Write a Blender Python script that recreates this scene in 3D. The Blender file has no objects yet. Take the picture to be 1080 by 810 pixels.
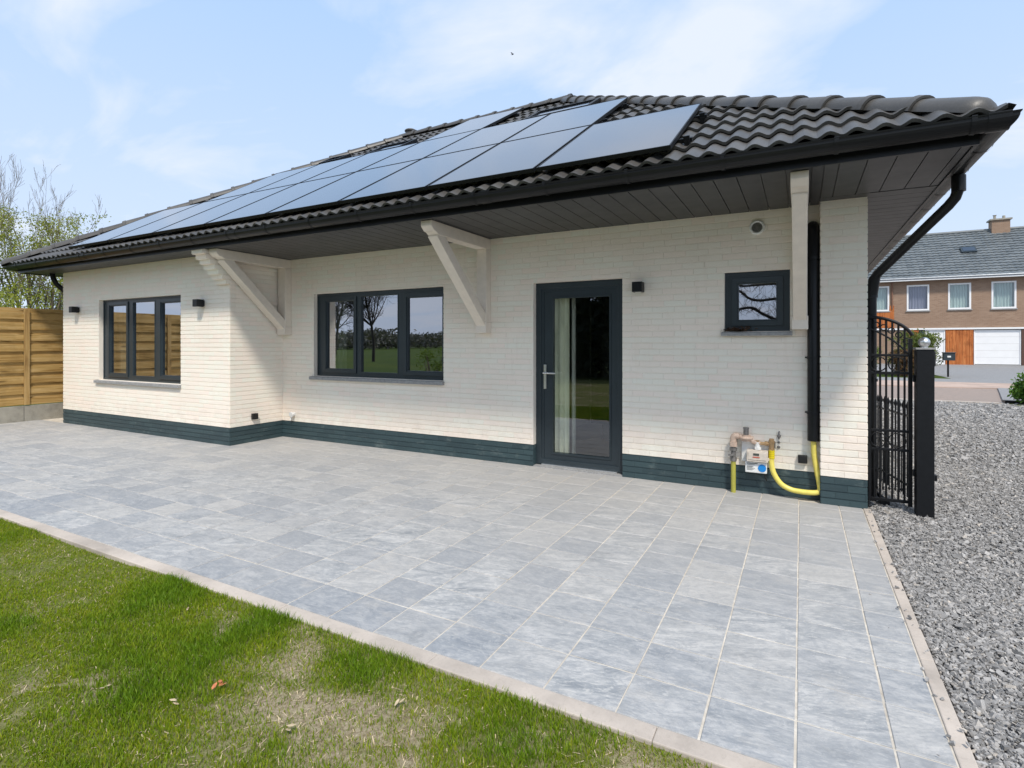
import bpy, bmesh, math, random
import numpy as np
from mathutils import Vector, Matrix
random.seed(7); rng = np.random.default_rng(11)
scn = bpy.context.scene
COL = scn.collection
PI = math.pi
EYE = 1.43

# ------------------------------------------------------------------ helpers
def tag(o, label=None, cat=None, group=None, kind=None):
    if label: o['label'] = label
    if cat: o['category'] = cat
    if group: o['group'] = group
    if kind: o['kind'] = kind
    return o

def empty(name, loc, label=None, cat=None, group=None, rz=0):
    o = bpy.data.objects.new(name, None); COL.objects.link(o)
    o.location = loc; o.rotation_euler = (0, 0, rz); o.empty_display_size = 0.1
    return tag(o, label, cat, group)

def link(name, me, mat, parent=None):
    o = bpy.data.objects.new(name, me); COL.objects.link(o)
    mats = mat if isinstance(mat, (list, tuple)) else [mat]
    for m in mats: me.materials.append(m)
    if parent is not None:
        o.parent = parent
        if parent.type == 'EMPTY' or True:
            # geometry is written in world coordinates: cancel the parent's offset
            o.matrix_parent_inverse = parent_world(parent).inverted()
    return o

def parent_world(p):
    m = Matrix.LocRotScale(p.location, p.rotation_euler, p.scale)
    if p.parent: m = parent_world(p.parent) @ p.matrix_parent_inverse @ m
    return m

class MB:
    """collects geometry in world coordinates"""
    def __init__(s): s.v = []; s.f = []; s.a = []; s.sm = []; s.mi = []
    def add(s, verts, faces, rnd=None, smooth=False, mi=0):
        n = len(s.v); r = random.random() if rnd is None else rnd
        s.v += [tuple(q) for q in verts]; s.a += [r] * len(verts)
        for f in faces:
            s.f.append(tuple(i + n for i in f)); s.sm.append(smooth); s.mi.append(mi)
    def box(s, x0, x1, y0, y1, z0, z1, **k):
        s.add([(x0,y0,z0),(x1,y0,z0),(x1,y1,z0),(x0,y1,z0),(x0,y0,z1),(x1,y0,z1),(x1,y1,z1),(x0,y1,z1)],
              [(0,3,2,1),(4,5,6,7),(0,1,5,4),(1,2,6,5),(2,3,7,6),(3,0,4,7)], **k)
    def obox(s, p, ax, ay, az, **k):
        """box centred at p with half-axes ax, ay, az"""
        p, ax, ay, az = map(Vector, (p, ax, ay, az)); V = []
        for sz in (-1, 1):
            for sx, sy in ((-1,-1),(1,-1),(1,1),(-1,1)): V.append(p + ax*sx + ay*sy + az*sz)
        s.add(V, [(0,3,2,1),(4,5,6,7),(0,1,5,4),(1,2,6,5),(2,3,7,6),(3,0,4,7)], **k)
    def beam(s, a, b, w, h, side=(1,0,0), **k):
        a, b, side = Vector(a), Vector(b), Vector(side); d = (b - a); L = d.length; d.normalize()
        up = side.cross(d).normalized()
        s.obox((a + b) / 2, side * w/2, up * h/2, d * L/2, **k)
    def tube(s, pts, rad, n=10, cap=True, smooth=True, **k):
        pts = [Vector(p) for p in pts]
        rads = rad if isinstance(rad, (list, tuple)) else [rad] * len(pts)
        V = []; ref = None
        for i, p in enumerate(pts):
            t = (pts[min(i+1, len(pts)-1)] - pts[max(i-1, 0)]).normalized()
            if ref is None:
                ref = t.orthogonal().normalized()
            ref = (ref - t * ref.dot(t)); ref = ref.normalized() if ref.length > 1e-5 else t.orthogonal().normalized()
            b = t.cross(ref)
            for j in range(n):
                a = 2*PI*j/n; V.append(p + (ref*math.cos(a) + b*math.sin(a)) * rads[i])
        F = [(i*n+j, i*n+(j+1) % n, (i+1)*n+(j+1) % n, (i+1)*n+j) for i in range(len(pts)-1) for j in range(n)]
        k.setdefault('rnd', random.random())
        s.add(V, F, smooth=smooth, **k)
        if cap:
            s.add(V[:n], [tuple(range(n))[::-1]], **k); s.add(V[-n:], [tuple(range(n))], **k)
    def ball(s, c, r, n=12, sc=(1,1,1), jit=0, **k):
        V = []; F = []; m = n // 2 + 1
        for i in range(m + 1):
            for j in range(n):
                th = PI*i/m; ph = 2*PI*j/n; q = 1 + random.uniform(-jit, jit)
                V.append((c[0]+r*q*sc[0]*math.sin(th)*math.cos(ph), c[1]+r*q*sc[1]*math.sin(th)*math.sin(ph), c[2]+r*q*sc[2]*math.cos(th)))
        for i in range(m):
            for j in range(n): F.append((i*n+j, (i+1)*n+j, (i+1)*n+(j+1) % n, i*n+(j+1) % n))
        s.add(V, F, smooth=True, **k)
    def ring(s, x0, x1, z0, z1, w, y0, y1, **k):
        """mitred rectangular frame in the XZ plane, front at y0, back at y1"""
        o = [(x0,z0),(x1,z0),(x1,z1),(x0,z1)]; i_ = [(x0+w,z0+w),(x1-w,z0+w),(x1-w,z1-w),(x0+w,z1-w)]
        V = [(a,y0,b) for a,b in o] + [(a,y0,b) for a,b in i_] + [(a,y1,b) for a,b in o] + [(a,y1,b) for a,b in i_]
        F = []
        for q in range(4):
            r = (q+1) % 4
            F += [(q, r, 4+r, 4+q), (8+r, 8+q, 12+q, 12+r), (8+q, 8+r, r, q), (4+q, 4+r, 12+r, 12+q)]
        s.add(V, F, **k)
    def prism(s, poly, y0, y1, axis='y', **k):
        """polygon (a,b) extruded; axis y: (a,·,b); axis x: (·,a,b); axis z: (a,b,·)"""
        def P(a, b, t): return {'y': (a,t,b), 'x': (t,a,b), 'z': (a,b,t)}[axis]
        n = len(poly)
        V = [P(a,b,y0) for a,b in poly] + [P(a,b,y1) for a,b in poly]
        s.add(V, [tuple(range(n))[::-1], tuple(range(n, 2*n))] + [(i, (i+1) % n, n+(i+1) % n, n+i) for i in range(n)], **k)
    def build(s, name, mat, parent=None, bevel=0, recalc=True, segs=2):
        me = bpy.data.meshes.new(name); me.from_pydata(s.v, [], s.f)
        me.polygons.foreach_set('use_smooth', s.sm); me.polygons.foreach_set('material_index', s.mi)
        at = me.attributes.new('rnd', 'FLOAT', 'POINT'); at.data.foreach_set('value', s.a)
        if recalc:
            bm = bmesh.new(); bm.from_mesh(me); bmesh.ops.recalc_face_normals(bm, faces=bm.faces); bm.to_mesh(me); bm.free()
        me.update()
        o = link(name, me, mat, parent)
        if bevel:
            b = o.modifiers.new('bevel', 'BEVEL'); b.width = bevel; b.segments = segs; b.limit_method = 'ANGLE'; b.angle_limit = 0.6
        return o

def np_mesh(name, V, F, mat, parent=None, rnd=None, smooth=False, k=None):
    """fast mesh from numpy arrays (all faces with k corners)"""
    k = F.shape[1]; me = bpy.data.meshes.new(name)
    me.vertices.add(len(V)); me.vertices.foreach_set('co', V.astype(np.float32).ravel())
    me.loops.add(F.size); me.loops.foreach_set('vertex_index', F.astype(np.int32).ravel())
    me.polygons.add(len(F)); me.polygons.foreach_set('loop_start', np.arange(0, F.size, k, dtype=np.int32))
    me.polygons.foreach_set('use_smooth', np.full(len(F), smooth))
    if rnd is not None:
        for nm, arr in (rnd.items() if isinstance(rnd, dict) else {'rnd': rnd}.items()):
            at = me.attributes.new(nm, 'FLOAT', 'POINT'); at.data.foreach_set('value', arr.astype(np.float32))
    me.update(calc_edges=True); me.validate()
    return link(name, me, mat, parent)

# ---- value noise in numpy for scattering
_perm = rng.random((256, 256))
def vnoise(x, y, seed=0):
    x = x + seed*17.3; y = y + seed*9.1
    xi = np.floor(x).astype(int); yi = np.floor(y).astype(int); fx = x-xi; fy = y-yi
    fx = fx*fx*(3-2*fx); fy = fy*fy*(3-2*fy)
    g = lambda a, b: _perm[a % 256, b % 256]
    return (g(xi,yi)*(1-fx)+g(xi+1,yi)*fx)*(1-fy) + (g(xi,yi+1)*(1-fx)+g(xi+1,yi+1)*fx)*fy
def fbm(x, y, seed=0, o=4):
    s = 0; a = .5
    for i in range(o): s = s + a*vnoise(x*2**i, y*2**i, seed+i); a *= .5
    return s/(1-.5**o)

# ------------------------------------------------------------------ materials
class NT:
    def __init__(s, name):
        s.m = bpy.data.materials.new(name); s.m.use_nodes = True; s.t = s.m.node_tree; s.n = s.t.nodes
        s.p = s.n['Principled BSDF']; s.out = s.n['Material Output']
        s._tc = None
    def node(s, ty, **k):
        n = s.n.new(ty)
        for a, b in k.items():
            if a.startswith('i_'): n.inputs[a[2:].replace('_', ' ')].default_value = b
            else: setattr(n, a, b)
        return n
    def l(s, a, b): s.t.links.new(a, b)
    def co(s):
        if not s._tc: s._tc = s.node('ShaderNodeNewGeometry')
        return s._tc.outputs['Position']
    def map(s, scale=(1,1,1), rot=(0,0,0), loc=(0,0,0)):
        m = s.node('ShaderNodeMapping'); s.l(s.co(), m.inputs[0])
        m.inputs['Scale'].default_value = scale; m.inputs['Rotation'].default_value = rot; m.inputs['Location'].default_value = loc
        return m.outputs[0]
    def noise(s, scale, detail=4, rough=.55, vec=None, dist=0):
        n = s.node('ShaderNodeTexNoise'); s.l(vec or s.co(), n.inputs['Vector'])
        n.inputs['Scale'].default_value = scale; n.inputs['Detail'].default_value = detail
        n.inputs['Roughness'].default_value = rough; n.inputs['Distortion'].default_value = dist
        return n.outputs['Fac']
    def ramp(s, fac, stops):
        r = s.node('ShaderNodeValToRGB'); s.l(fac, r.inputs[0]); e = r.color_ramp.elements
        while len(e) < len(stops): e.new(.5)
        for q, (p, c) in zip(e, stops): q.position = p; q.color = (*c, 1) if len(c) == 3 else c
        return r.outputs[0]
    def mix(s, fac, a, b, mode='MIX'):
        m = s.node('ShaderNodeMix', data_type='RGBA', blend_type=mode)
        for sock, val in ((m.inputs[0], fac), (m.inputs[6], a), (m.inputs[7], b)):
            if hasattr(val, 'default_value') or hasattr(val, 'is_linked'): s.l(val, sock)
            else: sock.default_value = val if not isinstance(val, tuple) else (*val, 1)
        return m.outputs[2]
    def math(s, op, a, b=0, c=None, clamp=False):
        m = s.node('ShaderNodeMath', operation=op, use_clamp=clamp)
        for i, val in enumerate((a, b) + ((c,) if c is not None else ())):
            if hasattr(val, 'is_linked'): s.l(val, m.inputs[i])
            else: m.inputs[i].default_value = val
        return m.outputs[0]
    def attr(s, name='rnd'):
        a = s.node('ShaderNodeAttribute'); a.attribute_name = name; return a.outputs['Fac']
    def bump(s, h, strength=.3, dist=.01):
        b = s.node('ShaderNodeBump'); b.inputs['Strength'].default_value = strength; b.inputs['Distance'].default_value = dist
        s.l(h, b.inputs['Height']); s.l(b.outputs[0], s.p.inputs['Normal'])
    def base(s, c):
        if hasattr(c, 'is_linked'): s.l(c, s.p.inputs['Base Color'])
        else: s.p.inputs['Base Color'].default_value = (*c, 1)
    def rough(s, r):
        if hasattr(r, 'is_linked'): s.l(r, s.p.inputs['Roughness'])
        else: s.p.inputs['Roughness'].default_value = r
    def spec(s, v): s.p.inputs['Specular IOR Level'].default_value = v

def simple(name, c, rough=.5, var=.12, scale=8, metal=0, spec=.5, bump=0, bscale=60, rv=0):
    t = NT(name); n = t.noise(scale, 5)
    lo = tuple(max(0, q*(1-var)) for q in c); hi = tuple(min(1, q*(1+var)) for q in c)
    t.base(t.ramp(n, [(.3, lo), (.7, hi)])); t.rough(rough); t.p.inputs['Metallic'].default_value = metal; t.spec(spec)
    if rv: t.rough(t.math('MULTIPLY_ADD', t.noise(scale*2.3, 4), rv, rough - rv/2))
    if bump: t.bump(t.noise(bscale, 4), bump, .004)
    return t.m

def brick_paint(name, c, stain, rv=.06):
    t = NT(name)
    a = t.ramp(t.attr(), [(0, tuple(q*(1-rv) for q in c)), (1, tuple(min(.9, q*(1+rv)) for q in c))])
    n = t.noise(1.3, 6, .6)
    a = t.mix(t.ramp(n, [(.45, (0,0,0)), (.75, (.35,.35,.35))]), a, stain)
    n2 = t.noise(45, 5, .7); a = t.mix(t.ramp(n2, [(.62, (0,0,0)), (.8, (.25,.25,.25))]), a, stain)
    sep = t.node('ShaderNodeSeparateXYZ'); t.l(t.co(), sep.inputs[0])
    lowz = t.math('MULTIPLY_ADD', sep.outputs[2], -3.2, 1.9, clamp=True); spl = t.ramp(t.noise(7, 7, .75), [(.42, (0,0,0)), (.64, (.32,.32,.32))])
    a = t.mix(t.math('MULTIPLY', lowz, spl), a, (.60,.52,.44))
    st = t.noise(3.5, 6, .7, t.map((3,3,.35))); a = t.mix(t.ramp(st, [(.56, (0,0,0)), (.72, (.3,.3,.3))]), a, stain)
    t.base(a); t.rough(.62); t.spec(.3)
    t.bump(t.math('ADD', t.noise(55, 5, .65), t.math('MULTIPLY', t.noise(14, 3), .8)), .45, .006)
    return t.m

M = {}
M['wall'] = brick_paint('cream_painted_brick', (.96,.85,.745), (.80,.69,.585), .022)
def _plinth():
    t = NT('dark_teal_painted_brick')
    a = t.ramp(t.attr(), [(0, (.028,.052,.06)), (1, (.04,.072,.08))])
    n = t.noise(5, 8, .7, t.map((1,1,2)))
    a = t.mix(t.ramp(n, [(.57, (0,0,0)), (.72, (.6,.6,.6))]), a, (.15,.185,.18))
    t.base(a); t.rough(.5); t.bump(t.noise(60, 5), .4, .005); return t.m
M['plinth'] = _plinth()
M['anthracite'] = simple('anthracite_aluminium', (.026,.038,.046), .38, .08, 5, spec=.5, bump=.05, bscale=200)
M['black_pvc'] = simple('black_pvc', (.009,.0095,.0105), .34, .15, 6, spec=.3, rv=.12)
M['black_metal'] = simple('black_painted_steel', (.008,.0088,.0105), .45, .2, 20, spec=.3, bump=.15, bscale=90)
M['soffit'] = simple('dark_grey_soffit_board', (.049,.049,.052), .42, .12, 3, spec=.5, rv=.15)
M['cream_wood'] = simple('cream_painted_timber', (.82,.735,.635), .45, .05, 12, spec=.4, bump=.08, bscale=40)
M['blue_stone'] = simple('grey_stone_sill', (.3,.3,.3), .7, .2, 30, bump=.2, bscale=120)
M['steel'] = simple('brushed_steel', (.75,.75,.74), .34, .05, 30, metal=1)
M['white_plastic'] = simple('white_plastic', (.78,.78,.76), .4, .03, 10)
M['dirty_white'] = simple('beige_grimy_plastic', (.62,.55,.47), .5, .12, 25)
M['brass'] = simple('tarnished_brass', (.45,.3,.16), .45, .3, 40, metal=.6)
M['grey_metal'] = simple('grey_cast_metal', (.2,.19,.18), .5, .3, 40, metal=.4)
M['pink_pipe'] = simple('beige_primed_pipe', (.56,.42,.33), .5, .2, 40)
M['yellow'] = simple('yellow_gas_hose', (.78,.66,.14), .35, .08, 30)
M['yellow2'] = simple('bright_yellow_tape', (.72,.58,.01), .4, .08, 30)
M['olive'] = simple('olive_yellow_pipe', (.38,.36,.06), .45, .12, 18)
M['blue'] = simple('blue_print', (.01,.22,.6), .4, .05)
M['red_print'] = simple('red_print', (.5,.08,.04), .4, .05)
M['display'] = simple('grey_display', (.06,.07,.06), .2, .1)
M['black'] = simple('matt_black', (.008,.008,.008), .5, .1)
M['concrete'] = None
def _concrete(name, c, sc=3):
    t = NT(name)
    n = t.noise(sc, 8, .65); a = t.ramp(n, [(.3, tuple(q*.7 for q in c)), (.52, c), (.75, tuple(q*1.2 for q in c))])
    n2 = t.noise(sc*30, 4, .7); a = t.mix(t.ramp(n2, [(.55, (0,0,0)), (.75, (.4,.4,.4))]), a, tuple(q*.6 for q in c))
    t.base(a); t.rough(.85); t.spec(.2); t.bump(n2, .3, .004); return t.m
M['concrete'] = _concrete('weathered_concrete', (.36,.34,.29), 5)
M['kerb'] = _concrete('beige_concrete_kerb', (.5,.44,.385), 2.2)

# roof tile
def _tile():
    t = NT('dark_concrete_roof_tile')
    n = t.noise(2.2, 8, .65); a = t.ramp(n, [(.3, (.058,.055,.052)), (.6, (.098,.093,.087)), (.8, (.145,.138,.128))])
    n2 = t.noise(70, 4, .7)
    a = t.mix(t.ramp(t.attr(), [(0, (0,0,0)), (1, (.45,.45,.45))]), a, (.045,.041,.037))
    a = t.mix(t.ramp(n2, [(.6, (0,0,0)), (.75, (.4,.4,.4))]), a, (.19,.185,.17)); n3 = t.noise(9, 7, .75); a = t.mix(t.ramp(n3, [(.58, (0,0,0)), (.70, (.5,.5,.5))]), a, (.17,.165,.14)); a = t.mix(t.ramp(n3, [(.32, (.5,.5,.5)), (.44, (0,0,0))]), a, (.04,.038,.034))
    t.base(a); t.rough(t.math('MULTIPLY_ADD', n, .3, .3)); t.spec(.5); t.bump(n2, .35, .004); return t.m
M['tile'] = _tile()

# paving
def _paver():
    t = NT('blue_grey_slate_paver')
    r = t.attr(); r2 = t.attr('rnd2')
    # per tile shifted, stretched coordinates so that the veins do not run on from tile to tile
    cmb = t.node('ShaderNodeCombineXYZ'); t.l(t.math('MULTIPLY', r, 37), cmb.inputs[0]); t.l(t.math('MULTIPLY', r2, 23), cmb.inputs[1])
    rot = t.node('ShaderNodeVectorRotate', rotation_type='Z_AXIS'); t.l(t.co(), rot.inputs['Vector'])
    t.l(t.math('MULTIPLY_ADD', r2, .5, -.45), rot.inputs['Angle'])
    add = t.node('ShaderNodeVectorMath', operation='ADD'); t.l(rot.outputs[0], add.inputs[0]); t.l(cmb.outputs[0], add.inputs[1])
    mp = t.node('ShaderNodeMapping'); t.l(add.outputs[0], mp.inputs[0]); mp.inputs['Scale'].default_value = (1, 2.8, 1)
    n = t.noise(4.2, 9, .66, mp.outputs[0], .9)
    a = t.ramp(n, [(.33, (.19,.215,.245)), (.45, (.31,.33,.35)), (.53, (.40,.41,.42)), (.64, (.56,.555,.545))])
    m2 = t.node('ShaderNodeMapping'); t.l(add.outputs[0], m2.inputs[0]); m2.inputs['Scale'].default_value = (1, 3.5, 1)
    v = t.noise(11, 6, .7, m2.outputs[0], 1.6)
    a = t.mix(t.ramp(v, [(.54, (0,0,0)), (.62, (.7,.7,.7))]), a, (.60,.59,.565))
    a = t.mix(t.ramp(v, [(.34, (.75,.75,.75)), (.45, (0,0,0))]), a, (.19,.215,.25))
    a = t.mix(t.math('MULTIPLY', t.ramp(r, [(.4, (0,0,0)), (1, (1,1,1))]), .55), a, (.50,.48,.45))
    a = t.mix(t.math('MULTIPLY', t.ramp(r2, [(.4, (0,0,0)), (1, (1,1,1))]), .65), a, (.20,.23,.275))
    cl = t.noise(7, 8, .72, add.outputs[0], 2.2)
    a = t.mix(t.ramp(cl, [(.53, (0,0,0)), (.57, (.26,.26,.26)), (.66, (.12,.12,.12))]), a, (.56,.555,.54))
    a = t.mix(t.ramp(cl, [(.38, (.22,.22,.22)), (.43, (.28,.28,.28)), (.47, (0,0,0))]), a, (.20,.23,.27))
    sp = t.noise(26, 6, .75, mp.outputs[0], .4)
    a = t.mix(t.ramp(sp, [(.36, (.5,.5,.5)), (.48, (0,0,0))]), a, (.22,.24,.27)); a = t.mix(t.ramp(sp, [(.56, (0,0,0)), (.68, (.5,.5,.5))]), a, (.62,.60,.575))
    # patchy mix towards a warm grey, stronger towards the house
    g = t.noise(.7, 5, .6)
    sep = t.node('ShaderNodeSeparateXYZ'); t.l(t.co(), sep.inputs[0])
    yy = t.math('MULTIPLY_ADD', sep.outputs[1], .12, -.38)
    warm_grey = t.math('ADD', t.math('MULTIPLY', g, .7), yy, clamp=True)
    a = t.mix(warm_grey, a, (.42,.405,.385))
    sm = t.noise(2.2, 8, .75, t.map((1,1.6,1), loc=(5,2,0)))
    a = t.mix(t.ramp(sm, [(.56, (0,0,0)), (.72, (.6,.6,.6))]), a, (.50,.47,.43))
    a = t.mix(t.ramp(sm, [(.30, (.45,.45,.45)), (.42, (0,0,0))]), a, (.17,.18,.19))
    t.base(a); t.rough(t.math('MULTIPLY_ADD', n, .3, .42)); t.spec(.35)
    t.bump(t.math('ADD', t.math('ADD', n, cl), t.math('MULTIPLY', t.noise(30, 5), .5)), .45, .006); return t.m
M['paver'] = _paver()
def _grout():
    t = NT('beige_joint_sand'); n = t.noise(14, 7, .7)
    b_ = t.noise(1.1, 6, .7); t.base(t.mix(t.ramp(b_, [(.48, (0,0,0)), (.68, (.55,.55,.55))]), t.ramp(n, [(.3, (.46,.41,.34)), (.6, (.66,.61,.535)), (.8, (.74,.70,.63))]), (.30,.265,.225))); t.rough(.95); t.spec(.1)
    t.bump(t.noise(300, 3), .4, .003); return t.m
M['grout'] = _grout()

def _glass(name, tint, fac_lo, fac_hi, refl=(.92,.94,1)):
    """window glass: see-through with a mirror-like reflection of the surroundings"""
    t = NT(name); t.n.remove(t.p)
    tr = t.node('ShaderNodeBsdfTransparent'); tr.inputs[0].default_value = (*tint, 1)
    gl = t.node('ShaderNodeBsdfGlossy'); gl.inputs['Color'].default_value = (*refl, 1); gl.inputs['Roughness'].default_value = 0
    lw = t.node('ShaderNodeLayerWeight'); lw.inputs[0].default_value = .5
    f = t.math('MULTIPLY_ADD', lw.outputs['Facing'], fac_hi - fac_lo, fac_lo)
    b = t.node('ShaderNodeBump'); b.inputs['Strength'].default_value = .03; b.inputs['Distance'].default_value = .002
    t.l(t.noise(2.5, 1), b.inputs['Height']); t.l(b.outputs[0], gl.inputs['Normal'])
    mx = t.node('ShaderNodeMixShader'); t.l(f, mx.inputs[0]); t.l(tr.outputs[0], mx.inputs[1]); t.l(gl.outputs[0], mx.inputs[2])
    t.l(mx.outputs[0], t.out.inputs[0]); return t.m
M['glass'] = _glass('window_glass', (.5,.53,.5), .37, .66)
M['door_glass'] = _glass('door_glass', (.86,.9,.82), .14, .42)
M['neigh_glass'] = _glass('dull_window_glass', (.8,.85,.85), .1, .4)
def _panel():
    t = NT('black_solar_glass'); 
    n = t.noise(.8, 3); t.base((.012,.014,.022)); t.rough(.07); t.spec(.5); t.p.inputs['IOR'].default_value = 2.0
    t.p.inputs['Coat Weight'].default_value = .4; t.p.inputs['Coat Roughness'].default_value = .02
    t.rough(t.math('MULTIPLY_ADD', n, .08, .06)); return t.m
M['solar'] = _panel()

def _wood(name, cs, axis='z', sc=1.0):
    t = NT(name)
    s3 = {'x': (.35,6,6), 'y': (6,.35,6), 'z': (6,6,.35)}[axis]
    cmb = t.node('ShaderNodeCombineXYZ'); o = t.math('MULTIPLY', t.attr(), 31)
    for i in range(3): t.l(o, cmb.inputs[i])
    add = t.node('ShaderNodeVectorMath', operation='ADD'); t.l(t.co(), add.inputs[0]); t.l(cmb.outputs[0], add.inputs[1])
    mp = t.node('ShaderNodeMapping'); t.l(add.outputs[0], mp.inputs[0]); mp.inputs['Scale'].default_value = tuple(q*sc for q in s3)
    n = t.noise(4, 7, .65, mp.outputs[0], .6)
    a = t.ramp(n, [(.3, cs[0]), (.5, cs[1]), (.72, cs[2])])
    kn = t.node('ShaderNodeTexVoronoi'); kn.inputs['Scale'].default_value = 1
    mk = t.node('ShaderNodeMapping'); t.l(add.outputs[0], mk.inputs[0]); mk.inputs['Scale'].default_value = {'x': (2,9,9), 'y': (9,2,9), 'z': (9,9,2)}[axis]
    t.l(mk.outputs[0], kn.inputs['Vector'])
    a = t.mix(t.ramp(kn.outputs['Distance'], [(.08, (.8,.8,.8)), (.2, (0,0,0))]), a, tuple(q*.35 for q in cs[0]))
    a = t.mix(t.math('MULTIPLY', t.attr(), .35), a, cs[0])
    a = t.mix(t.ramp(t.noise(2.6, 5), [(.5, (0,0,0)), (.75, (.5,.5,.5))]), a, tuple(q*.5 for q in cs[0]))
    t.base(a); t.rough(.7); t.spec(.25); t.bump(n, .35, .004); return t.m
M['fence'] = _wood('treated_pine', ((.27,.15,.04), (.52,.34,.125), (.68,.49,.24)), 'y')
M['fence_batten'] = _wood('treated_pine_batten', ((.3,.17,.06), (.48,.31,.12), (.6,.42,.2)), 'z')
M['cedar'] = _wood('orange_cedar', ((.28,.075,.02), (.5,.16,.045), (.62,.27,.1)), 'z', .6)
M['bark'] = _wood('grey_bark', ((.12,.095,.065), (.2,.165,.12), (.3,.26,.2)), 'z')
M['dark_bark'] = _wood('dark_bark', ((.02,.017,.014), (.04,.034,.028), (.07,.06,.05)), 'z')

def _leaf(name, a, b, c, trans=.35):
    t = NT(name); r = t.ramp(t.attr(), [(0, a), (.5, b), (1, c)])
    t.base(r); t.rough(.55); t.spec(.25)
    tl = t.node('ShaderNodeBsdfTranslucent'); t.l(t.mix(.4, r, (.35,.4,.05)), tl.inputs[0])
    mx = t.node('ShaderNodeMixShader'); mx.inputs[0].default_value = trans
    t.l(t.p.outputs[0], mx.inputs[1]); t.l(tl.outputs[0], mx.inputs[2]); t.l(mx.outputs[0], t.out.inputs[0]); return t.m
M['spring_leaf'] = _leaf('yellow_green_spring_leaf', (.16,.20,.03), (.30,.34,.05), (.46,.44,.1))
M['bush_leaf'] = _leaf('fresh_green_leaf', (.045,.09,.012), (.1,.18,.025), (.2,.28,.05))
M['dark_leaf'] = _leaf('dark_evergreen_leaf', (.004,.009,.004), (.01,.02,.008), (.02,.036,.012), .1)
M['laurel'] = _leaf('laurel_leaf', (.03,.09,.012), (.08,.19,.03), (.2,.36,.07))
M['conifer'] = _leaf('mixed_conifer_leaf', (.05,.06,.015), (.1,.14,.03), (.25,.27,.06), .15)
M['red_conifer'] = _leaf('russet_leaf', (.05,.02,.012), (.12,.06,.03), (.16,.13,.04), .15)
M['far_leaf'] = _leaf('far_wood_foliage', (.08,.08,.075), (.11,.11,.09), (.15,.145,.115), .1)  # distance haze put into the leaf colour: lightened and greyed

def _grass():
    t = NT('grass_blade')
    h = t.attr('h'); r = t.attr('rnd'); dk = t.attr('clump')
    a = t.ramp(r, [(0, (.14,.26,.004)), (.5, (.26,.37,.005)), (.85, (.40,.41,.018)), (1, (.60,.5,.2))])
    b = t.ramp(r, [(0, (.08,.19,.006)), (.6, (.15,.29,.008)), (1, (.24,.36,.012))])
    c = t.mix(dk, a, b)
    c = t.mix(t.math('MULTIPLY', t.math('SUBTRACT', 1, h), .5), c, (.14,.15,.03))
    t.base(c); t.rough(.5); t.spec(.25)
    tl = t.node('ShaderNodeBsdfTranslucent'); t.l(c, tl.inputs[0])
    mx = t.node('ShaderNodeMixShader'); mx.inputs[0].default_value = .35
    t.l(t.p.outputs[0], mx.inputs[1]); t.l(tl.outputs[0], mx.inputs[2]); t.l(mx.outputs[0], t.out.inputs[0]); return t.m
M['grass'] = _grass()
def _soil():
    t = NT('lawn_soil')
    n = t.noise(1.6, 8, .65); f = t.noise(60, 6, .75); k = t.noise(220, 3, .7)
    a = t.ramp(f, [(.3, (.16,.12,.075)), (.5, (.33,.27,.18)), (.7, (.52,.45,.33)), (.85, (.62,.57,.48))])
    sd = t.attr(); moss = t.math('MULTIPLY', t.math('SUBTRACT', 1, sd), .75)
    a = t.mix(moss, a, t.ramp(f, [(.3, (.06,.085,.008)), (.6, (.14,.18,.018)), (.8, (.27,.25,.09))]))
    t.base(a); t.rough(.95); t.spec(.1); t.bump(t.math('ADD', f, k), .7, .012); return t.m
M['soil'] = _soil()
def _field():
    t = NT('meadow'); n = t.noise(.15, 6); f = t.noise(3, 6, .7)
    a = t.ramp(n, [(.3, (.045,.085,.012)), (.5, (.075,.13,.016)), (.7, (.12,.14,.03))]); a = t.mix(t.ramp(t.noise(.6, 7, .7), [(.4, (.7,.7,.7)), (.6, (0,0,0))]), a, (.05,.065,.018)); a = t.mix(t.ramp(f, [(.4, (.6,.6,.6)), (.7, (0,0,0))]), a, (.035,.05,.012))
    t.base(a); t.rough(.9); t.spec(.1); t.bump(f, .8, .05); return t.m
M['field'] = _field()
def _gravel():
    t = NT('grey_gravel_bed')
    v = t.node('ShaderNodeTexVoronoi'); v.inputs['Scale'].default_value = 34; t.l(t.map((1,1.25,1)), v.inputs['Vector'])
    c = t.ramp(t.math('MULTIPLY', v.outputs['Color'], 1), [(.1, (.12,.117,.113)), (.5, (.22,.212,.205)), (.9, (.34,.33,.32))])
    c = t.mix(t.ramp(v.outputs['Distance'], [(.35, (0,0,0)), (.75, (.8,.8,.8))]), c, (.05,.05,.05))
    n = t.noise(.8, 4); c = t.mix(t.ramp(n, [(.4, (0,0,0)), (.8, (.3,.3,.3))]), c, (.32,.31,.3))
    t.base(c); t.rough(.85); t.bump(t.math('SUBTRACT', 1, v.outputs['Distance']), .9, .02); return t.m
M['gravel_bed'] = _gravel()
def _stone():
    t = NT('crushed_grey_stone')
    a = t.ramp(t.attr(), [(0, (.16,.155,.15)), (.3, (.28,.27,.26)), (.7, (.40,.385,.37)), (.93, (.5,.48,.46)), (1, (.56,.5,.43))])
    n = t.noise(90, 4, .6); a = t.mix(t.ramp(n, [(.4, (.45,.45,.45)), (.65, (0,0,0))]), a, (.2,.2,.2))
    t.base(a); t.rough(.7); t.spec(.35); t.bump(n, .3, .004); return t.m
M['stone'] = _stone()
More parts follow.
